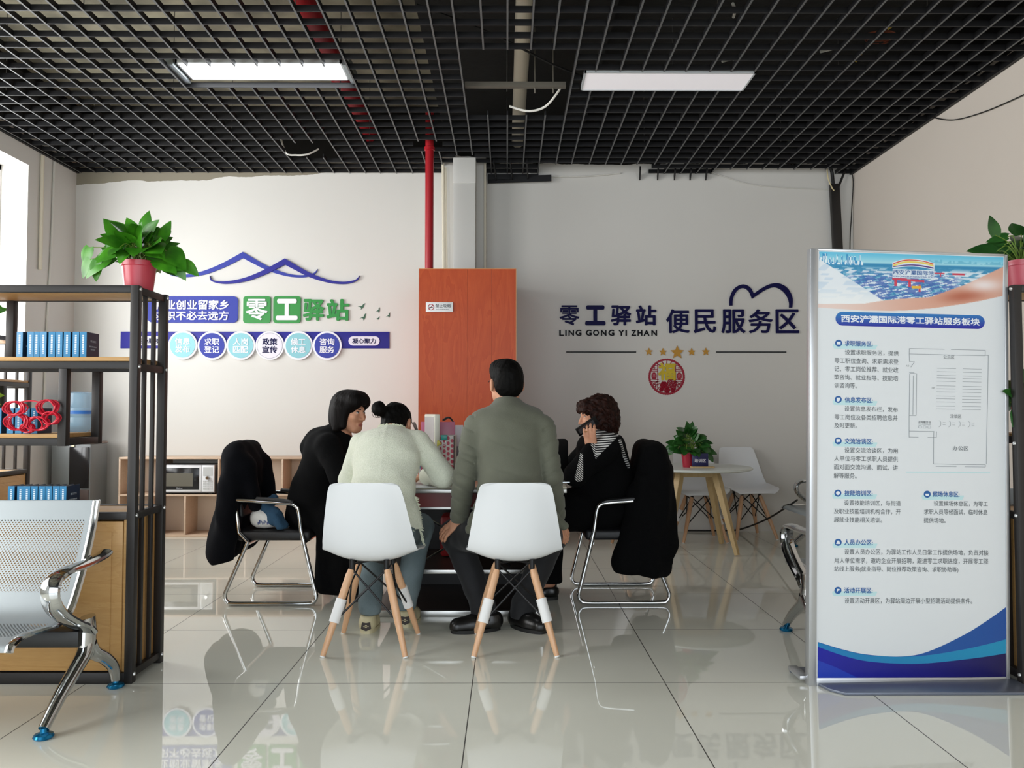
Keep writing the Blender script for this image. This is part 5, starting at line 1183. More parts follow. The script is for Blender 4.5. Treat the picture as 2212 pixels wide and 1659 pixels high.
# ---------------------------------------------------------------- smooth bodies and cloth from blended distance fields
f32 = np.float32
def V3(v): return np.array(v, dtype=f32)
class Field:
    def __init__(s): s.p = []
    def cone(s, a, b, ra, rb=None, k=.02, op='u', flat=None):
        """tapered capsule; flat = (axis, factor) squashes it along an axis"""
        s.p.append(('c', V3(a), V3(b), ra, ra if rb is None else rb, k, op, None if flat is None else (V3(Vector(flat[0]).normalized()), flat[1]))); return s
    def ell(s, c, r, rot=None, k=.03, op='u'):
        s.p.append(('e', V3(c), V3(r), np.eye(3, dtype=f32) if rot is None else np.array(rot, dtype=f32), k, op)); return s
    def box(s, c, h, r=.02, rot=None, k=.03, op='u'):
        s.p.append(('b', V3(c), V3(h), r, np.eye(3, dtype=f32) if rot is None else np.array(rot, dtype=f32), k, op)); return s
    def cut(s, pt, n, k=.006):
        s.p.append(('h', V3(pt), V3(Vector(n).normalized()), k, 'x')); return s
    def disp(s, fn): s.p.append(('d', fn)); return s
    def chain(s, pts, rs, k=.02, flat=None):
        for i in range(len(pts)-1): s.cone(pts[i], pts[i+1], rs[i], rs[i+1], k=k if i == 0 else max(k*.6, .008), flat=flat)
        return s
    def __call__(s, P):
        d = None
        for q in s.p:
            if q[0] == 'd': d = d + q[1](P); continue
            if q[0] == 'c':
                _, a, b, ra, rb, k, op, fl = q; Q = P - a; ab = b - a
                if fl is not None:
                    Q = Q + np.outer(Q @ fl[0], fl[0]) * (fl[1]-1); ab = ab + (ab @ fl[0]) * fl[0] * (fl[1]-1)
                tt = np.clip((Q @ ab) / max(float(ab @ ab), 1e-9), 0, 1); Q = Q - tt[:, None]*ab
                e = np.sqrt((Q*Q).sum(1)) - (ra + (rb-ra)*tt)
            elif q[0] == 'e':
                _, c, r, Rm, k, op = q; Q = (P - c) @ Rm; k0 = np.sqrt(((Q/r)**2).sum(1)); k1 = np.sqrt(((Q/(r*r))**2).sum(1)) + 1e-6; e = k0*(k0-1)/k1
            elif q[0] == 'b':
                _, c, h, r, Rm, k, op = q; Q = np.abs((P - c) @ Rm) - (h - r); e = np.sqrt((np.maximum(Q, 0)**2).sum(1)) + np.minimum(Q.max(1), 0) - r
            else:
                _, pt, n, k, op = q; e = (P - pt) @ n
            if d is None: d = e; continue
            if op == 'u': h = np.maximum(k - np.abs(d-e), 0)/k; d = np.minimum(d, e) - h*h*k*.25
            elif op == 's': h = np.maximum(k - np.abs(d+e), 0)/k; d = np.maximum(d, -e) + h*h*k*.25
            elif op == 'x': h = np.maximum(k - np.abs(d-e), 0)/k; d = np.maximum(d, e) + h*h*k*.25
        return d
    def bounds(s):
        lo, hi = np.full(3, 1e9), np.full(3, -1e9)
        for q in s.p:
            if q[0] == 'c' and q[6] == 'u':
                r = max(q[3], q[4]) * (1 if q[7] is None else max(1, 1/q[7][1])); pts = [q[1]-r, q[1]+r, q[2]-r, q[2]+r]
            elif q[0] in 'eb' and q[-1] == 'u':
                r = float(np.linalg.norm(q[2])) if q[0] == 'b' else float(q[2].max()); pts = [q[1]-r, q[1]+r]
            else: continue
            for p in pts: lo = np.minimum(lo, p); hi = np.maximum(hi, p)
        return lo, hi
def nz(P, s, seed=0.0, ax=(1, 1, 1)):
    x, y, z = P[:, 0]*ax[0]*s + seed, P[:, 1]*ax[1]*s + seed*1.7, P[:, 2]*ax[2]*s - seed*.6
    return (np.sin(x + 1.3*np.sin(.8*y + .5*z)) * np.sin(1.1*y + 1.2*np.sin(.9*z + seed)) + .5*np.sin(1.9*z + 1.7*np.sin(1.1*x - .7*y)) * np.sin(1.6*x + .4*seed)) * .6
def mesh_field(fd, h, pad=.02):
    lo, hi = fd.bounds(); lo = lo - pad; hi = hi + pad; B = 12
    nb = np.ceil((hi-lo)/(h*B)).astype(int); dims = nb*B + 1
    F_ = np.full(tuple(dims), 1.0, dtype=f32)
    bi = np.stack(np.meshgrid(*[np.arange(n) for n in nb], indexing='ij'), -1).reshape(-1, 3)
    cen = (lo + (bi + .5)*B*h).astype(f32); dc = fd(cen); act = bi[np.abs(dc) < h*B*1.35 + .012]
    far = bi[(np.abs(dc) >= h*B*1.35 + .012) & (dc < 0)]
    for b in far: F_[b[0]*B:b[0]*B+B+1, b[1]*B:b[1]*B+B+1, b[2]*B:b[2]*B+B+1] = -1
    o = np.stack(np.meshgrid(*[np.arange(B+1)]*3, indexing='ij'), -1).reshape(-1, 3)
    for c0 in range(0, len(act), 220):
        blk = act[c0:c0+220]; idx = (blk[:, None, :]*B + o[None]).reshape(-1, 3); v = fd((lo + idx*h).astype(f32)); F_[idx[:, 0], idx[:, 1], idx[:, 2]] = v
    S = F_ < 0; nx, ny, nz_ = [d-1 for d in dims]
    cnt = np.zeros((nx, ny, nz_), np.int8)
    for i in (0, 1):
        for j in (0, 1):
            for k in (0, 1): cnt += S[i:nx+i, j:ny+j, k:nz_+k]
    cells = np.argwhere((cnt > 0) & (cnt < 8)); acc = np.zeros((len(cells), 3)); num = np.zeros(len(cells))
    C = [(i, j, k) for i in (0, 1) for j in (0, 1) for k in (0, 1)]
    val = {c: F_[cells[:, 0]+c[0], cells[:, 1]+c[1], cells[:, 2]+c[2]] for c in C}
    for a in C:
        for ax in range(3):
            if a[ax]: continue
            b = list(a); b[ax] = 1; b = tuple(b); va, vb = val[a], val[b]; m = (va < 0) != (vb < 0)
            t_ = np.where(m, va/np.where(m, va-vb, 1), 0); p = np.array(a, float)[None] + t_[:, None]*(np.array(b)-np.array(a))[None]
            acc += p*m[:, None]; num += m
    verts = lo + (cells + acc/np.maximum(num, 1)[:, None])*h
    ID = np.full((nx, ny, nz_), -1, np.int64); ID[tuple(cells.T)] = np.arange(len(cells)); quads = []
    for ax in range(3):
        u, w = (ax+1) % 3, (ax+2) % 3
        sl = [slice(1, -1)]*3; sl[ax] = slice(0, -1); sl2 = [slice(1, -1)]*3; sl2[ax] = slice(1, None)
        A, Bq = S[tuple(sl)], S[tuple(sl2)]; E = np.argwhere(A != Bq)
        if not len(E): continue
        off = np.array([1, 1, 1]); off[ax] = 0; G = E + off; du = np.zeros(3, int); du[u] = 1; dw = np.zeros(3, int); dw[w] = 1
        q = np.stack([ID[tuple((G-du-dw).T)], ID[tuple((G-dw).T)], ID[tuple(G.T)], ID[tuple((G-du).T)]], 1)
        flip = ~A[tuple(E.T)]; q[flip] = q[flip][:, ::-1]; quads.append(q)
    Q = np.concatenate(quads); Q = Q[(Q >= 0).all(1)]
    return verts, Q
def field_obj(name, fd, h, m, parent=None, origin=(0, 0, 0), assign=None, smooth_it=1):
    v, q = mesh_field(fd, h)
    for _ in range(smooth_it):      # one light relaxation pass
        s_ = np.zeros_like(v); n_ = np.zeros(len(v))
        for a, b in ((0, 1), (1, 2), (2, 3), (3, 0)):
            np.add.at(s_, q[:, a], v[q[:, b]]); np.add.at(n_, q[:, a], 1); np.add.at(s_, q[:, b], v[q[:, a]]); np.add.at(n_, q[:, b], 1)
        v = v*.55 + .45*s_/np.maximum(n_, 1)[:, None]
    me = bpy.data.meshes.new(name); vl = v - np.array(origin)
    me.vertices.add(len(v)); me.vertices.foreach_set('co', vl.astype(f32).reshape(-1))
    me.loops.add(len(q)*4); me.loops.foreach_set('vertex_index', q.reshape(-1).astype(np.int32))
    me.polygons.add(len(q)); me.polygons.foreach_set('loop_start', np.arange(0, len(q)*4, 4, dtype=np.int32)); me.polygons.foreach_set('loop_total', np.full(len(q), 4, np.int32))
    me.update(calc_edges=True); me.shade_smooth()
    if assign is not None:
        me.polygons.foreach_set('material_index', assign(v[q].mean(1)).astype(np.int32))
    return link(name, me, m, parent)

M_SKIN = M('skin', '#d29c7e', 0.55, spec=0.3, var=(22, '#c98f71')); M_LIP = M('lips', '#b5675a', 0.5); M_BROW = M('brow_hair', '#1c1412', 0.7); M_EYE = M('eye_dark', '#1a1413', 0.25); M_EYEW = M('eye_white', '#d8cfc8', 0.3)
def frame(fwd, up=(0, 0, 1)):
    f = Vector(fwd).normalized(); r = f.cross(Vector(up)).normalized(); u = r.cross(f)
    return Matrix((r, f, u)).transposed()      # columns: local x (their right), y (front), z (up)
class Head:
    def __init__(s, c, fwd, up=(0, 0, 1), k=.96): s.c = Vector(c); s.R = frame(fwd, up); s.k = k; s.Rn = np.array([list(r) for r in s.R], dtype=f32)
    def pt(s, x, y, z): return s.c + s.R @ (Vector((x, y, z))*s.k)
    def E(s, fd, c, r, k=.02, op='u', rot=None):
        Rm = s.R if rot is None else s.R @ rot
        fd.ell(s.pt(*c), [q*s.k for q in r], [list(q) for q in Rm], k, op)
    def C(s, fd, a, b, ra, rb=None, k=.012, op='u'): fd.cone(s.pt(*a), s.pt(*b), ra*s.k, (ra if rb is None else rb)*s.k, k, op)
    def local(s, P): return ((P - V3(s.c)) @ s.Rn) / s.k
    def build(s, fd):
        E, C = lambda *a, **k: s.E(fd, *a, **k), lambda *a, **k: s.C(fd, *a, **k)
        E((0, -.018, .035), (.076, .094, .083)); E((0, .018, -.03), (.063, .070, .088), k=.03)
        C((0, .02, -.065), (0, .058, -.098), .046, .026, k=.03); C((-.045, .005, -.055), (-.022, .055, -.095), .024, .018, k=.03); C((.045, .005, -.055), (.022, .055, -.095), .024, .018, k=.03)
        C((0, .088, .012), (0, .106, -.034), .007, .0115, k=.014)
        for q in (-1, 1):
            E((q*.013, .094, -.037), (.009, .010, .008), k=.008); C((q*.012, .083, .026), (q*.042, .068, .024), .009, .008, k=.014)
            E((q*.031, .089, .004), (.014, .012, .010), k=.014, op='s'); E((q*.031, .0755, .004), (.0125, .0115, .0105), k=.004)
            E((q*.043, .062, -.025), (.022, .022, .018), k=.03)
            E((q*.082, -.012, -.008), (.011, .021, .033), k=.010, rot=Matrix.Rotation(R(q*18), 3, 'Z')); E((q*.087, -.008, -.006), (.004, .010, .018), k=.006, op='s')
        C((-.020, .081, -.068), (.020, .081, -.068), .0062, k=.008); C((-.007, .087, -.0655), (.007, .087, -.0655), .0058, k=.006); C((-.015, .081, -.077), (.015, .081, -.077), .0070, k=.008)
        C((-.017, .090, -.0725), (.017, .090, -.0725), .0020, k=.003, op='s')
    def face_mat(s, P):
        L = s.local(P); x, y, z = L[:, 0], L[:, 1], L[:, 2]; m = np.zeros(len(P), np.int32); ax = np.abs(x)
        m[(y > .070) & (((ax/.023)**2 + ((z+.0725)/.0105)**2) < 1)] = 1
        e = (y > .066) & ((((ax-.031)/.0135)**2 + ((z-.004)/.0055)**2) < 1); m[e] = 4; m[e & ((((ax-.031)/.0055)**2 + ((z-.004)/.0058)**2) < 1)] = 3
        m[(y > .055) & (np.abs(z - .0255 - .10*(ax-.03)*(ax < .04) + .25*np.maximum(ax-.04, 0)) < .0036) & (ax > .013) & (ax < .050)] = 2
        m[(y > .060) & (np.abs(z - .0098 + .3*np.maximum(ax-.036, 0)) < .0018) & (ax > .018) & (ax < .046)] = 2
        return m
SKINM = [M_SKIN, M_LIP, M_BROW, M_EYE, M_EYEW]
def hand(fd, w, d, n, side, curl=.5, spread=.10, L=1.0, thumb=None):
    """w wrist, d towards the fingertips, n out of the back of the hand, side towards the thumb"""
    w, d, n = Vector(w), Vector(d).normalized(), Vector(n); n = (n - d*n.dot(d)).normalized(); s = Vector(side); s = (s - d*s.dot(d) - n*s.dot(n)).normalized()
    P = lambda a, b, c: w + (d*a + s*b + n*c)*L
    fd.cone(w, P(.03, 0, 0), .024, .024, .015, flat=(n, 1.5)); fd.cone(P(.03, .014, 0), P(.078, .020, 0), .021, .017, .012, flat=(n, 1.6)); fd.cone(P(.03, -.014, 0), P(.074, -.022, 0), .020, .015, .012, flat=(n, 1.6))
    for i, (b, l) in enumerate(((.029, .070), (.010, .078), (-.009, .073), (-.027, .057))):
        a0 = P(.078 - .003*abs(i-1), b, .002); dirv = (d + s*(spread*(1.5-i)*.5)).normalized(); ang = 0; p = a0
        for j, fr in enumerate((.46, .31, .23)):
            ang += curl*(.55, 1.0, .7)[j]; q = p + (dirv*math.cos(ang) - n*math.sin(ang))*l*fr*L
            fd.cone(p, q, (.0088 - .0008*j)*L, (.0082 - .0009*j)*L, .006); p = q
    t0 = P(.022, .024, -.004); td = Vector(thumb).normalized() if thumb else (d*.55 + s*.75 - n*.35).normalized(); t1 = t0 + td*.042*L; t2 = t1 + (td*.8 + d*.35 - n*.15).normalized()*.030*L
    fd.cone(P(.012, .010, -.002), t0, .018*L, .014*L, .012); fd.cone(t0, t1, .0125*L, .0100*L, .008); fd.cone(t1, t2, .0100*L, .0082*L, .006)
def limbs(fd, J, r=1.0):
    """slender continuous body inside the clothes"""
    fd.ell(J['pel'], (.13*r, .10*r, .10*r), k=.05); fd.cone(J['pel'], J['chest'], .095*r, .105*r, .06); fd.ell(J['chest'], (.135*r, .095*r, .14*r), k=.06)
    fd.cone(J['chest'], J['neck'], .09*r, .052*r, .05); fd.cone(J['neck'], J['head'], .052*r, .048*r, .03)
    for s_ in 'LR':
        sh, el, wr = J['sh'+s_], J['el'+s_], J['wr'+s_]; fd.cone(Vector(J['neck']) - Vector((0, 0, .04)), sh, .045*r, .045*r, .04)
        fd.cone(sh, el, .045*r, .036*r, .03); fd.cone(el, wr, .036*r, .024*r, .02)
        hp, kn, an, to = J['hp'+s_], J['kn'+s_], J['an'+s_], J['to'+s_]
        fd.cone(hp, kn, .072*r, .05*r, .05); fd.cone(kn, Vector(kn).lerp(Vector(an), .35), .05*r, .046*r, .02); fd.cone(Vector(kn).lerp(Vector(an), .35), an, .046*r, .03*r, .02); fd.cone(an, to, .03*r, .022*r, .02)
def person(label, J, headobj, loc, hands):
    t = thing('person', label, 'person', loc)
    fd = Field(); limbs(fd, J); headobj.build(fd)
    for hnd in hands: hand(fd, *hnd[0], **hnd[1])
    field_obj('body', fd, .0042, SKINM, t, loc, headobj.face_mat, 0)
    return t
def shoe(t, heel, toe, loc, m, w=.040, sole=None, solem=None, name='shoe', ht=.075):
    heel, toe = Vector(heel), Vector(toe); d = (toe-heel).normalized(); fd = Field()
    fd.cone(heel + Vector((0, 0, .045)) + d*.035, heel + d*.13 + Vector((0, 0, .035)), w, w*.98, .02); fd.cone(heel + d*.13 + Vector((0, 0, .035)), toe - d*.035 + Vector((0, 0, .030)), w*.98, w*.85, .03)
    fd.cone(heel + Vector((0, 0, .05)) + d*.045, heel + Vector((0, 0, ht+.02)) + d*.055, w*.92, w*.86, .02); fd.cut(heel + Vector((0, 0, .012)), (0, 0, -1)).cut(heel + Vector((0, 0, ht)), (0, 0, 1))
    o = field_obj(name, fd, .005, m, t, loc)
    s2 = MB(); sd = d.cross(Vector((0, 0, 1))); L_ = (toe-heel).length; N = 28; pts = []
    for i in range(N):
        a = 2*math.pi*i/N; fx = .5 - .5*math.cos(a); ww = w*(.86 + .22*math.sin(math.pi*fx*.9))*1.06; y = math.sin(a); pts.append((L_*fx, ww*(abs(y)**.6)*(1 if y > 0 else -1)))
    s2.prism(pts, heel - Vector(loc), d, -sd, .018); s2.build('sole', solem or M('black_rubber', '#131313', 0.6), o)
    return o
M_HAIRB = M('black_hair', '#060504', 0.62, spec=0.10, bump=(60, .5, (1, 1, .25))); M_HAIRBR = M('brown_black_hair', '#0b0706', 0.6, spec=0.12, bump=(60, .5, (1, 1, .2)))
M_CURL = M('curly_brown_hair', '#180b08', 0.6, spec=0.15, var=(40, '#2e150d'))

# ================================================================ man in the grey-green jacket
loc = Vector((.035, 3.93, 0)); H = Head((-.004, 4.115, 1.272), (-.30, 1, .0), k=1.0)
J = dict(pel=(.035, 3.93, .53), chest=(.012, 4.02, .90), neck=(.004, 4.075, 1.13), head=(-.004, 4.10, 1.22), shL=(-.160, 4.05, 1.050), elL=(-.213, 3.99, .80), wrL=(-.252, 4.135, .560), shR=(.185, 4.03, 1.045), elR=(.222, 3.99, .80), wrR=(.262, 4.16, .565),
         hpL=(-.06, 3.95, .51), knL=(-.275, 4.28, .465), anL=(-.11, 4.118, .085), toL=(-.20, 4.08, .036), hpR=(.13, 3.95, .51), knR=(.245, 4.28, .465), anR=(.075, 4.160, .085), toR=(.15, 4.085, .036))
t = person('person in a grey-green jacket and dark trousers, seated with back to camera', J, H, loc,
           [(((-.258, 4.135, .555), (-.68, .22, -.62), (-.62, -.62, .42), (.35, .9, .1)), dict(curl=.30, thumb=(.1, .9, -.2))), (((.268, 4.165, .560), (.40, .22, -.75), (.78, -.55, .30), (-.35, .9, .1)), dict(curl=.30, thumb=(-.1, .9, -.2)))])
fd = Field()
fd.ell((.012, 4.015, .93), (.172, .130, .20)); fd.ell((.012, 4.03, 1.035), (.185, .105, .10), k=.06); fd.ell((.016, 3.975, .74), (.168, .130, .20), k=.06); fd.ell((.025, 3.93, .59), (.195, .155, .13), k=.06)
fd.cone((.005, 4.065, 1.10), (-.11, 4.055, 1.085), .075, .062, .06).cone((.005, 4.065, 1.10), (.13, 4.045, 1.085), .075, .062, .06)
fd.cone((.004, 4.06, 1.12), (.002, 4.085, 1.175), .078, .068, .04)
fd.cone((.20, 3.93, .62), (.285, 3.92, .560), .045, .022, .05); fd.cone((-.12, 3.93, .62), (-.17, 3.90, .55), .05, .035, .05)
for s_, q in (('L', -1), ('R', 1)):
    sh, el, wr = Vector(J['sh'+s_]), Vector(J['el'+s_]), Vector(J['wr'+s_])
    fd.cone(sh, sh.lerp(el, .3), .066, .064, .03); fd.cone(sh.lerp(el, .3), el, .064, .062, .010); fd.cone(el, el.lerp(wr, .90), .062, .050, .010)
fd.disp(lambda P: .0045*nz(P, 26, 1.0, (.5, .8, 1.4)) + .0075*np.exp(-(np.sin(P[:, 2]*24 + 2.2*np.sin(P[:, 0]*9 + 1) + 7*np.abs(P[:, 0]-.02))/.22)**2)*np.exp(-((P[:, 2]-.86)/.15)**2)*np.clip(.35 + 6*nz(P, 9, 2.2)**2, 0, 1) + .006*np.exp(-(np.sin(P[:, 2]*40 - 20*np.abs(P[:, 0]))/.25)**2)*(np.abs(P[:, 0]-.01) > .17))
fd.cut((0, 3.90, .528), (0, .1, -1)).cut((.002, 4.085, 1.192), (0, .25, 1))
fd.cone((.002, 4.10, 1.14), (.0, 4.12, 1.26), .058, .062, .01, op='s')
M_GREEN_J = M('grey_green_cloth', '#646657', 0.78, sheen=0.15, bump=(320, .25), var=(5, '#5c5e50'))
jk = field_obj('jacket', fd, .0055, M_GREEN_J, t, loc)
fd = Field()
for s_ in 'LR':
    hp, kn, an = Vector(J['hp'+s_]), Vector(J['kn'+s_]), Vector(J['an'+s_]); fd.cone(hp, kn, .098, .084, .05); fd.cone(kn, kn.lerp(an, .9), .080, .060, .03); fd.cone(kn.lerp(an, .9), an + Vector((0, 0, -.05)), .064, .066, .02)
fd.ell(J['pel'], (.165, .13, .10), k=.06); fd.disp(lambda P: .005*nz(P, 30, 3.0)); fd.cut((0, 0, .052), (0, 0, -1)).cut((0, 0, .60), (0, 0, 1))
field_obj('trousers', fd, .006, M('charcoal_trousers', '#17181c', 0.8, sheen=.1), t, loc)
M_LEATH = M('black_leather', '#0e0d0d', 0.32)
shoe(t, (-.035, 4.13, 0), (-.285, 4.055, 0), loc, M_LEATH, .050, ht=.088); shoe(t, (.030, 4.205, 0), (.195, 4.035, 0), loc, M_LEATH, .050, ht=.088)
fd = Field(); H.E(fd, (0, -.020, .040), (.083, .101, .090)); H.E(fd, (0, -.055, -.015), (.074, .058, .062), k=.03); H.C(fd, (-.04, .03, .085), (.04, .03, .085), .034, k=.05); H.E(fd, (0, .085, -.03), (.085, .075, .095), op='s', k=.015)
for q in (-1, 1): H.E(fd, (q*.088, -.002, -.020), (.026, .036, .050), op='s', k=.01)
fd.disp(lambda P: .0022*nz(P, 150, 2.0)); n0 = H.R @ Vector((0, .35, -1)); fd.cut(H.pt(0, -.06, -.070), n0)
field_obj('hair', fd, .004, M_HAIRB, t, loc)
gl = MB()
for q in (-1, 1): gl.tube([H.pt(q*.080, -.005, .018) - loc, H.pt(q*.079, .05, .016) - loc, H.pt(q*.070, .092, .012) - loc], .0022, 6); gl.tube([H.pt(q*.036 + .024*math.cos(a), .098, .003 + .019*math.sin(a)) - loc for a in np.linspace(0, 2*math.pi, 17)[:-1]], .0018, 6, closed=True)
gl.tube([H.pt(-.012, .099, .008) - loc, H.pt(.012, .099, .008) - loc], .0018, 6); gl.build('glasses', M_BLACKP, t)

# ================================================================ woman in the cream jacket
loc = Vector((-.63, 3.92, 0)); H = Head((-.600, 4.315, 1.052), (.33, .80, -.55), (.05, .55, .83), k=.96)
J = dict(pel=(-.63, 3.93, .53), chest=(-.62, 4.08, .87), neck=(-.618, 4.19, 1.0), head=(-.61, 4.28, 1.045), shL=(-.770, 4.16, .955), elL=(-.815, 4.14, .765), wrL=(-.70, 4.44, .765), shR=(-.462, 4.15, .965), elR=(-.335, 4.17, .785), wrR=(-.46, 4.46, .765),
         hpL=(-.71, 3.96, .51), knL=(-.73, 4.30, .50), anL=(-.705, 4.10, .11), toL=(-.71, 4.22, .05), hpR=(-.55, 3.96, .51), knR=(-.475, 4.29, .50), anR=(-.535, 4.20, .11), toR=(-.52, 4.32, .05))
t = person('person in a cream fringed jacket and jeans, hair in a bun, bent over the desk', J, H, loc,
           [(((-.70, 4.44, .762), (.5, .8, -.1), (0, 0, 1), (.6, -.4, 0)), dict(curl=.3)), (((-.46, 4.46, .762), (-.5, .8, -.1), (0, 0, 1), (-.6, -.4, 0)), dict(curl=.3))])
fd = Field()
fd.ell((-.620, 4.075, .87), (.172, .125, .16)); fd.ell((-.618, 4.14, .955), (.165, .10, .085), k=.06); fd.ell((-.628, 4.0, .72), (.165, .130, .17), k=.06); fd.ell((-.630, 3.945, .60), (.178, .140, .12), k=.06)
fd.cone((-.617, 4.17, .965), (-.72, 4.165, .955), .066, .058, .05).cone((-.617, 4.17, .965), (-.51, 4.155, .96), .066, .058, .05); fd.cone((-.617, 4.16, .98), (-.614, 4.205, 1.03), .070, .062, .03)
fd.cone((-.49, 3.95, .62), (-.445, 3.97, .55), .045, .025, .05)
for s_, r0 in (('L', .060), ('R', .062)):
    sh, el, wr = Vector(J['sh'+s_]), Vector(J['el'+s_]), Vector(J['wr'+s_]); fd.cone(sh, el, r0, .062, .03); fd.cone(el, el.lerp(wr, .88), .062, .050, .02)
fd.disp(lambda P: .0045*nz(P, 28, 5.0, (.6, 1, 1.2)) + .003*np.sin(P[:, 2]*70 + P[:, 0]*60)*np.exp(-((P[:, 0]+.40)/.07)**2) - .002*np.exp(-((P[:, 0]+.622)/.006)**2))
fd.cut((0, 3.90, .535), (0, .1, -1)).cut((-.615, 4.20, 1.035), (0, .35, 1)); fd.cone((-.614, 4.21, 1.0), (-.61, 4.27, 1.07), .052, .056, .01, op='s')
M_CREAMJ = M('cream_tweed', '#eef1de', 0.85, sheen=0.2, bump=(260, .6, (1, 1, 1.6)), var=(120, '#e4e8d3'))
field_obj('jacket', fd, .0055, M_CREAMJ, t, loc)
fr = MB(); rn = random.Random(2)
def tuft(p, l, d):
    p = Vector(p) - loc; d = Vector(d); q = p + d*l + Vector((rn.uniform(-1, 1), rn.uniform(-1, 1), rn.uniform(-.5, .5)))*l*.35
    fr.tube([p, p.lerp(q, .5) + Vector((rn.uniform(-1, 1), rn.uniform(-1, 1), 0))*l*.12, q], [.0034, .0028, .0012], 5)
for a in np.linspace(0, 2*math.pi, 90):
    for _ in range(2): tuft((-.614 + .066*math.cos(a), 4.195 + .060*math.sin(a), 1.030 + rn.uniform(-.004, .004) - .02*math.sin(a)), .014, (.3*math.cos(a), .3*math.sin(a), 1))
fr.build('collar_fringe', M('cream_fringe', '#dcdfc9', 0.9), t); fr = MB()
for a in np.linspace(math.pi*.9, math.pi*2.25, 150):
    for _ in range(2): tuft((-.630 + .160*math.cos(a), 3.945 + .126*math.sin(a), .546 + rn.uniform(-.006, .014)), .022, (.35*math.cos(a), .2*math.sin(a), -1))
for f_ in np.linspace(0, 1, 70): tuft(Vector((-.468, 3.985, .70)).lerp(Vector((-.440, 3.975, .535)), f_), .020, (1, -.1, -.4))
for f_ in np.linspace(0, 1, 26): tuft(Vector((-.44, 3.975, .545)).lerp(Vector((-.425, 4.0, .47)), f_), .02, (.5, -.1, -1))
fr.build('hem_fringe', M('cream_fringe', '#dcdfc9', 0.9), t)
fd = Field()
for s_ in 'LR':
    hp, kn, an = Vector(J['hp'+s_]), Vector(J['kn'+s_]), Vector(J['an'+s_]); fd.cone(hp, kn, .090, .076, .05); fd.cone(kn, an + Vector((0, 0, .01)), .072, .060, .03)
fd.ell(J['pel'], (.155, .12, .10), k=.06); fd.disp(lambda P: .004*nz(P, 34, 7.0)); fd.cut((0, 0, .085), (0, 0, -1)).cut((0, 0, .60), (0, 0, 1))
field_obj('jeans', fd, .006, M('faded_jeans', '#5d6d72', 0.85, bump=(300, .3), var=(6, '#748388')), t, loc)
M_SNK = M('sneaker_cream', '#cdc4a2', 0.55, var=(8, '#c2b894'))
for s_, hl, to in (('L', (-.712, 4.035, 0), (-.715, 4.275, 0)), ('R', (-.530, 4.15, 0), (-.505, 4.385, 0))):
    so = shoe(t, hl, to, loc, M_SNK, .043, name='sneaker', solem=M('sneaker_sole', '#c8bf9e', 0.6), ht=.085)
    hp_ = Vector(hl) - loc; m2 = MB(); m2.prism([(-.026, .03), (.0, .018), (.026, .03), (.020, .062), (0, .058), (-.020, .062)], hp_ + Vector((0, -.0085, 0)), UX, UZ, .004); m2.build('heel_patch', M('sneaker_brown', '#2b211d', 0.5), so, smooth=0)
    m2 = MB(); m2.box(hp_.x-.014, hp_.x+.014, hp_.y-.0135, hp_.y-.0125, .040, .043).box(hp_.x-.005, hp_.x+.005, hp_.y-.0135, hp_.y-.0125, .034, .049); m2.build('heel_mark', M('heel_mark', '#b5aa8a', 0.5), so, smooth=0)
fd = Field(); H.E(fd, (0, -.020, .036), (.083, .101, .090)); H.E(fd, (0, -.05, -.035), (.068, .060, .070), k=.03); H.E(fd, (0, .095, -.035), (.088, .080, .100), op='s', k=.02)
for q in (-1, 1): H.E(fd, (q*.086, .002, -.020), (.020, .028, .042), op='s', k=.01)
fd.ell((-.688, 4.225, 1.145), (.036, .038, .040), k=.012); fd.cone((-.685, 4.225, 1.135), (-.655, 4.25, 1.125), .026, .03, .02)
fd.disp(lambda P: .0028*nz(P, 90, 4.0, (1, 1, .6)))
field_obj('hair', fd, .004, M_HAIRB, t, loc)
st = MB()
for k in range(6): st.tube(spline([H.pt(.060+.004*k, .055, .045) - loc, H.pt(.084+.003*k, .07, -.01) - loc, H.pt(.088+.002*k, .078-.004*k, -.07) - loc, H.pt(.078-.004*k, .08, -.115) - loc], 5), .0014, 5)
for k in range(4): st.tube(spline([Vector((-.725+.01*k, 4.22, 1.13)) - loc, Vector((-.71+.012*k, 4.2, 1.10)) - loc, Vector((-.68, 4.21, 1.095)) - loc], 5), .0013, 5)
st.build('loose_strands', M_HAIRB, t)

# ================================================================ woman in the long black coat, left end of the desk
loc = Vector((-1.22, 4.85, 0)); H = Head((-.955, 4.80, 1.125), (.90, -.42, -.10), k=.98)
J = dict(pel=(-1.20, 4.85, .53), chest=(-1.08, 4.85, .86), neck=(-1.015, 4.835, 1.0), head=(-.985, 4.82, 1.08), shL=(-1.05, 5.03, .93), elL=(-.92, 5.05, .74), wrL=(-.74, 4.96, .765), shR=(-1.06, 4.665, .925), elR=(-.96, 4.61, .735), wrR=(-.75, 4.66, .765),
         hpL=(-1.16, 4.95, .50), knL=(-.90, 4.96, .50), anL=(-.96, 4.95, .10), toL=(-.85, 4.95, .05), hpR=(-1.16, 4.76, .50), knR=(-.90, 4.74, .50), anR=(-.96, 4.76, .10), toR=(-.85, 4.75, .05))
t = person('person in a long black coat with a black bob, facing right at the desk', J, H, loc,
           [(((-.75, 4.66, .765), (.9, .3, -.1), (0, 0, 1), (-.2, .9, 0)), dict(curl=.35)), (((-.74, 4.96, .765), (.9, -.3, -.1), (0, 0, 1), (-.2, -.9, 0)), dict(curl=.35))])
fd = Field()
fd.ell((-1.105, 4.85, .84), (.140, .190, .19)); fd.ell((-1.09, 4.85, .935), (.130, .190, .085), k=.06); fd.ell((-1.17, 4.85, .66), (.145, .185, .17), k=.07); fd.cone((-1.17, 4.85, .965), (-1.225, 4.86, .91), .05, .045, .05)
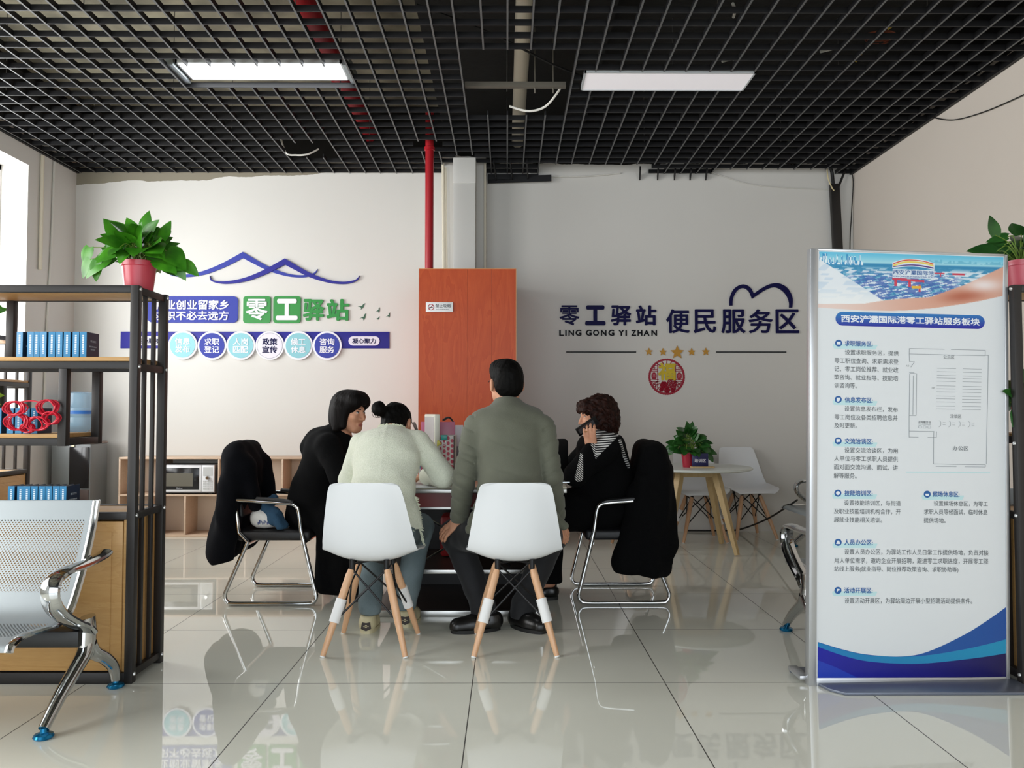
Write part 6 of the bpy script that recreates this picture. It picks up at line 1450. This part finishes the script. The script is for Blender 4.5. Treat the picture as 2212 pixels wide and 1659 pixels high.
fd.cone((-1.05, 4.845, .965), (-1.02, 4.838, 1.02), .080, .068, .04); fd.cone((-1.02, 4.80, 1.0), (-.955, 4.80, .955), .030, .022, .02); fd.cone((-1.02, 4.87, 1.0), (-.955, 4.86, .955), .030, .022, .02)
fd.cone((-1.20, 4.85, .54), (-.93, 4.85, .53), .135, .12, .07, flat=((0, 1, 0), .72)); fd.box((-.985, 4.85, .30), (.145, .20, .265), .07, k=.08); fd.cone((-1.20, 4.85, .52), (-1.28, 4.85, .49), .10, .06, .06, flat=((0, 1, 0), .6))
for s_ in 'LR':
    sh, el, wr = Vector(J['sh'+s_]), Vector(J['el'+s_]), Vector(J['wr'+s_]); fd.cone(sh, el, .074, .070, .04); fd.cone(el, el.lerp(wr, .9), .070, .058, .02)
fd.disp(lambda P: .006*nz(P, 22, 2.5) + .006*np.sin(P[:, 0]*48 + P[:, 1]*30)*np.clip((.5-P[:, 2])/.3, 0, 1)); fd.cut((0, 0, .045), (0, 0, -1)).cut((-1.02, 4.838, 1.022), (.55, 0, 1))
fd.cone((-1.01, 4.833, .99), (-.97, 4.82, 1.10), .050, .056, .01, op='s')
M_BCOAT = M('black_wool', '#060607', 0.95, spec=0.15, bump=(200, .3))
field_obj('coat', fd, .006, M_BCOAT, t, loc)
shoe(t, (-1.0, 4.76, 0), (-.77, 4.75, 0), loc, M_LEATH, .040); shoe(t, (-1.0, 4.95, 0), (-.77, 4.95, 0), loc, M_LEATH, .040)
fd = Field(); H.E(fd, (0, -.024, .040), (.094, .112, .098)); H.E(fd, (0, -.055, -.045), (.094, .078, .095), k=.05)
for q in (-1, 1): H.C(fd, (q*.078, .012, .02), (q*.078, .016, -.085), .026, .020, k=.03); H.C(fd, (q*.078, -.03, .02), (q*.080, -.03, -.105), .034, .026, k=.03)
H.C(fd, (-.035, .055, .088), (.035, .055, .088), .034, k=.07); H.C(fd, (-.045, .074, .066), (.045, .074, .066), .020, .020, k=.05); H.E(fd, (0, .112, -.035), (.063, .085, .088), op='s', k=.012)
H.E(fd, (0, .02, -.155), (.075, .11, .06), op='s', k=.02)
fd.disp(lambda P: .0016*nz(P, 130, 6.0, (1, 1, .15)))
field_obj('hair', fd, .004, M_HAIRBR, t, loc)

# ================================================================ woman on the phone, right end of the desk
loc = Vector((.55, 4.88, 0)); H = Head((.548, 4.86, 1.098), (-.985, -.17, -.08), k=.97)
J = dict(pel=(.58, 4.88, .52), chest=(.575, 4.88, .85), neck=(.572, 4.87, .985), head=(.56, 4.865, 1.06), shL=(.61, 4.70, .925), elL=(.405, 4.64, .755), wrL=(.497, 4.655, .915), shR=(.57, 5.06, .925), elR=(.40, 5.04, .755), wrR=(.20, 4.95, .765),
         hpL=(.50, 4.78, .50), knL=(.24, 4.77, .49), anL=(.26, 4.78, .10), toL=(.14, 4.78, .05), hpR=(.50, 4.98, .50), knR=(.24, 4.99, .49), anR=(.26, 4.98, .10), toR=(.14, 4.98, .05))
t = person('person with curly brown hair and striped collar, talking on a mobile phone', J, H, loc,
           [(((.497, 4.655, .915), (-.10, .12, 1), (-.15, -1, .05), (.9, -.1, 0)), dict(curl=.42, thumb=(.12, .80, .75))), (((.20, 4.95, .765), (-.9, -.2, -.1), (0, 0, 1), (0, -.9, 0)), dict(curl=.35))])
fd = Field()
fd.ell((.580, 4.88, .83), (.150, .185, .19)); fd.ell((.585, 4.88, .925), (.135, .190, .085), k=.06); fd.ell((.585, 4.88, .64), (.150, .18, .17), k=.07); fd.cone((.574, 4.872, .96), (.572, 4.870, 1.025), .072, .060, .04)
fd.cone((.57, 4.88, .525), (.25, 4.88, .52), .140, .120, .07, flat=((0, 1, 0), .62)); fd.cone((.52, 4.78, .51), (.24, 4.77, .50), .09, .085, .05); fd.ell((.62, 4.88, .52), (.21, .20, .10), k=.05); fd.ell((.64, 4.88, .70), (.14, .18, .20), k=.06)
fd.cone((.26, 4.78, .50), (.265, 4.78, .12), .085, .07, .04); fd.cone((.26, 4.98, .50), (.265, 4.98, .12), .085, .07, .04)
for s_ in 'LR':
    sh, el, wr = Vector(J['sh'+s_]), Vector(J['el'+s_]), Vector(J['wr'+s_]); fd.cone(sh, el, .078, .066, .04); fd.cone(el, el.lerp(wr, .9), .062, .042, .03)
fd.disp(lambda P: .005*nz(P, 24, 8.5)); fd.cut((0, 0, .10), (0, 0, -1)).cut((.572, 4.87, 1.035), (.2, 0, 1)); fd.cone((.572, 4.87, .99), (.56, 4.865, 1.09), .046, .052, .01, op='s')
def seg(P, a, b):
    a, b = np.array(a), np.array(b); Q = P[:, [0, 2]] - a; ab = b-a; tt = np.clip((Q @ ab)/(ab @ ab), 0, 1); return np.sqrt(((Q - tt[:, None]*ab)**2).sum(1)), tt
def vest_mat(P):
    m = np.zeros(len(P), np.int32); near = P[:, 1] < 4.86; x, z = P[:, 0], P[:, 2]
    m[(z > .978)] = 1                                            # roll-neck
    T = [(.475, .985), (.655, .982), (.518, .852)]               # striped yoke showing in the neck opening
    ins = np.ones(len(P), bool)
    for i in range(3):
        (ax_, az), (bx__, bz) = T[i], T[(i+1) % 3]; ins &= ((bx__-ax_)*(z-az) - (bz-az)*(x-ax_)) < 0
    m[ins & near] = 1
    d1, t1 = seg(P, (.672, .955), (.735, .80)); m[(d1 < .0135) & (P[:, 1] < 4.98) & near] = 1
    d2, t2 = seg(P, (.436, .875), (.418, .745)); m[(d2 < .008 + .016*t2) & (P[:, 1] < 4.70)] = 1
    return m
def stripes():
    m = bpy.data.materials.new('striped_knit'); m.use_nodes = True; nt = m.node_tree; b = nt.nodes['Principled BSDF']; b.inputs['Roughness'].default_value = .85
    tc = node(nt, 'ShaderNodeTexCoord'); sp = node(nt, 'ShaderNodeSeparateXYZ'); nt.links.new(tc.outputs['Object'], sp.inputs[0])
    v = math_node(nt, 'ADD', sp.outputs['Z'], math_node(nt, 'MULTIPLY', sp.outputs['X'], .42)); v = math_node(nt, 'ADD', v, math_node(nt, 'MULTIPLY', math_node(nt, 'ABSOLUTE', math_node(nt, 'SUBTRACT', sp.outputs['X'], -.03)), -.5))
    s_ = math_node(nt, 'LESS_THAN', math_node(nt, 'FRACT', math_node(nt, 'ADD', math_node(nt, 'DIVIDE', v, .0135), 100.0)), .45)
    nt.links.new(mix_col(nt, s_, lin('#0e0e12'), lin('#dcdad6')), b.inputs['Base Color']); return m
field_obj('knit_top', fd, .0045, [M_BCOAT, stripes()], t, loc, vest_mat)
shoe(t, (.31, 4.78, 0), (.08, 4.78, 0), loc, M_LEATH, .040); shoe(t, (.31, 4.98, 0), (.08, 4.98, 0), loc, M_LEATH, .040)
fd = Field(); H.E(fd, (0, -.035, .042), (.105, .110, .100)); H.E(fd, (0, -.062, -.045), (.112, .088, .105), k=.05); H.C(fd, (-.05, .072, .078), (.05, .072, .078), .033, k=.03); H.C(fd, (-.06, .085, .045), (.06, .085, .045), .018, k=.02)
for q in (-1, 1): H.C(fd, (q*.080, .032, .03), (q*.084, .018, -.045), .030, .022, k=.03)
H.E(fd, (0, .118, -.040), (.068, .085, .078), op='s', k=.012); H.E(fd, (0, .06, -.15), (.09, .10, .06), op='s', k=.02)
fd.disp(lambda P: .0085*nz(P, 75, 1.0) + .005*nz(P, 150, 3.0))
hr = field_obj('hair', fd, .0038, M_CURL, t, loc)
cu = MB(); rn = random.Random(7)
for k in range(150):
    a = rn.uniform(.15, 1)*math.pi; b_ = rn.uniform(-1, 1)*1.4; c0 = Vector((.118*math.sin(b_), -.045 - .108*abs(math.cos(b_))*math.sin(a) + .02, -.02 + .11*math.cos(a*1.05)))
    if c0.z > .1 and rn.random() < .5: continue
    r_ = rn.uniform(.006, .012); ph = rn.uniform(0, 6)
    cu.tube([H.pt(c0.x + r_*math.cos(ph+q*1.1), c0.y - .002*q + r_*.6*math.sin(ph+q*.7), c0.z - .0045*q + r_*math.sin(ph+q*1.1)) - loc for q in range(8)], .0024, 5)
cu.build('curls', M_CURL, hr)
ph = thing('mobile_phone', 'black mobile phone held to the ear in the ringed hand', 'phone', W(1268, 921, 4.715))
m_ = Matrix.Rotation(R(-34), 4, 'Y') @ Matrix.Rotation(R(38), 4, 'X'); MB().box(-.070, .074, -.004, .004, -.034, .034, m_).build('case', M_BLACKP, ph, bevel=0.0035)
MB().box(-.058, .050, -.0046, -.004, -.018, .020, m_).build('back_glass', M('phone_grey', '#4a4a4d', 0.25), ph, smooth=0)
rg_ = Vector((.497, 4.655, .915)) + Vector((-.10, .12, 1)).normalized()*.095
tag(MB().tube([tuple(rg_ + Vector((.0095*math.cos(a) - .022, .0095*math.sin(a) - .002, .002*math.cos(a)))) for a in np.linspace(0, 2*math.pi, 17)[:-1]], .0018, 6, closed=True).build('finger_ring', M('gold', '#c69a3a', 0.25, 1.0)), 'gold ring on the finger of the hand holding the phone', 'ring')

# ================================================================ coats and bag on the visitor chairs
fd = Field()
fd.box((-1.620, 4.87, .80), (.048, .19, .14), .046, k=.05); fd.cone((-1.625, 4.70, .885), (-1.625, 5.04, .885), .048, .048, .06); fd.box((-1.645, 4.86, .55), (.074, .22, .31), .06, rot=[list(r) for r in Matrix.Rotation(R(11), 3, 'Y')], k=.08)
fd.cone((-1.61, 4.65, .84), (-1.66, 4.62, .30), .048, .072, .06); fd.cone((-1.61, 5.08, .80), (-1.65, 5.10, .36), .05, .07, .06); fd.cone((-1.56, 4.70, .80), (-1.49, 4.68, .58), .060, .045, .05); fd.cone((-1.56, 5.02, .80), (-1.50, 5.0, .58), .06, .045, .05)
fd.disp(lambda P: .010*np.sin(P[:, 1]*40 + 3*np.sin(P[:, 2]*7))*np.clip((.95-P[:, 2])/.4, 0, 1) + .007*nz(P, 20, 4.4)); fd.cut((-1.67, 0, .245), (.25, 0, -1))
tag(field_obj('draped_coat', fd, .0065, M('navy_black_wool', '#07080d', 0.95, spec=0.15, bump=(180, .3))), 'dark navy coat draped over the empty chair back on the left', 'coat')
fd = Field()
fd.box((.882, 4.88, .78), (.068, .21, .15), .058, k=.05); fd.cone((.880, 4.68, .880), (.880, 5.08, .880), .064, .064, .06); fd.cone((.79, 4.70, .62), (.78, 5.0, .60), .07, .07, .08); fd.box((.895, 4.88, .50), (.095, .235, .33), .06, k=.08); fd.cone((.885, 4.67, .80), (.925, 4.63, .36), .055, .072, .06); fd.cone((.78, 4.645, .50), (.69, 4.635, .24), .07, .075, .10); fd.cone((.80, 4.64, .40), (.86, 4.62, .22), .07, .08, .08); fd.cone((.80, 4.64, .72), (.80, 4.64, .45), .05, .07, .06)
fd.disp(lambda P: .010*np.sin(P[:, 1]*38 + P[:, 0]*22 + 3*np.sin(P[:, 2]*6))*np.clip((.95-P[:, 2])/.4, 0, 1) + .007*nz(P, 20, 9.4)); fd.cut((.85, 0, .165), (-.10, 0, -1))
tag(field_obj('draped_coat', fd, .0065, M_BCOAT), 'black coat draped behind the woman on the phone', 'coat')
bgt = thing('tote_bag', 'white and blue cloth bag on the seat behind the black-coated woman', 'bag', (-1.42, 4.78, .433))
fd = Field(); fd.box((-1.44, 4.74, .495), (.085, .075, .058), .05, k=.04); fd.disp(lambda P: .006*nz(P, 40, 3.3)); fd.cut((0, 0, .434), (0, 0, -1))
field_obj('bag_body', fd, .005, M('bag_white', '#d9d8d4', 0.8), bgt, bgt.location)
fd = Field(); fd.cone((-1.45, 4.72, .58), (-1.38, 4.70, .50), .035, .04, .03).cone((-1.38, 4.70, .50), (-1.31, 4.69, .455), .04, .02, .03).cone((-1.37, 4.69, .52), (-1.335, 4.66, .455), .03, .025, .03).cone((-1.46, 4.73, .56), (-1.40, 4.76, .60), .03, .03, .03)
fd.disp(lambda P: .006*nz(P, 60, 5.3)); fd.cut((0, 0, .434), (0, 0, -1)); field_obj('blue_cloth', fd, .0045, M('denim_blue_cloth', '#23455f', 0.9, bump=(200, .3)), bgt, bgt.location)
m2 = MB()
for k in range(9): m2.box(-.045+.009*k, -.039+.009*k, -.1195, -.1185, .030+.006*(k % 3), .046+.006*((k*2) % 3))
m2.build('print_mark', M('bag_print', '#3b4a7a', 0.7), bgt, smooth=0)
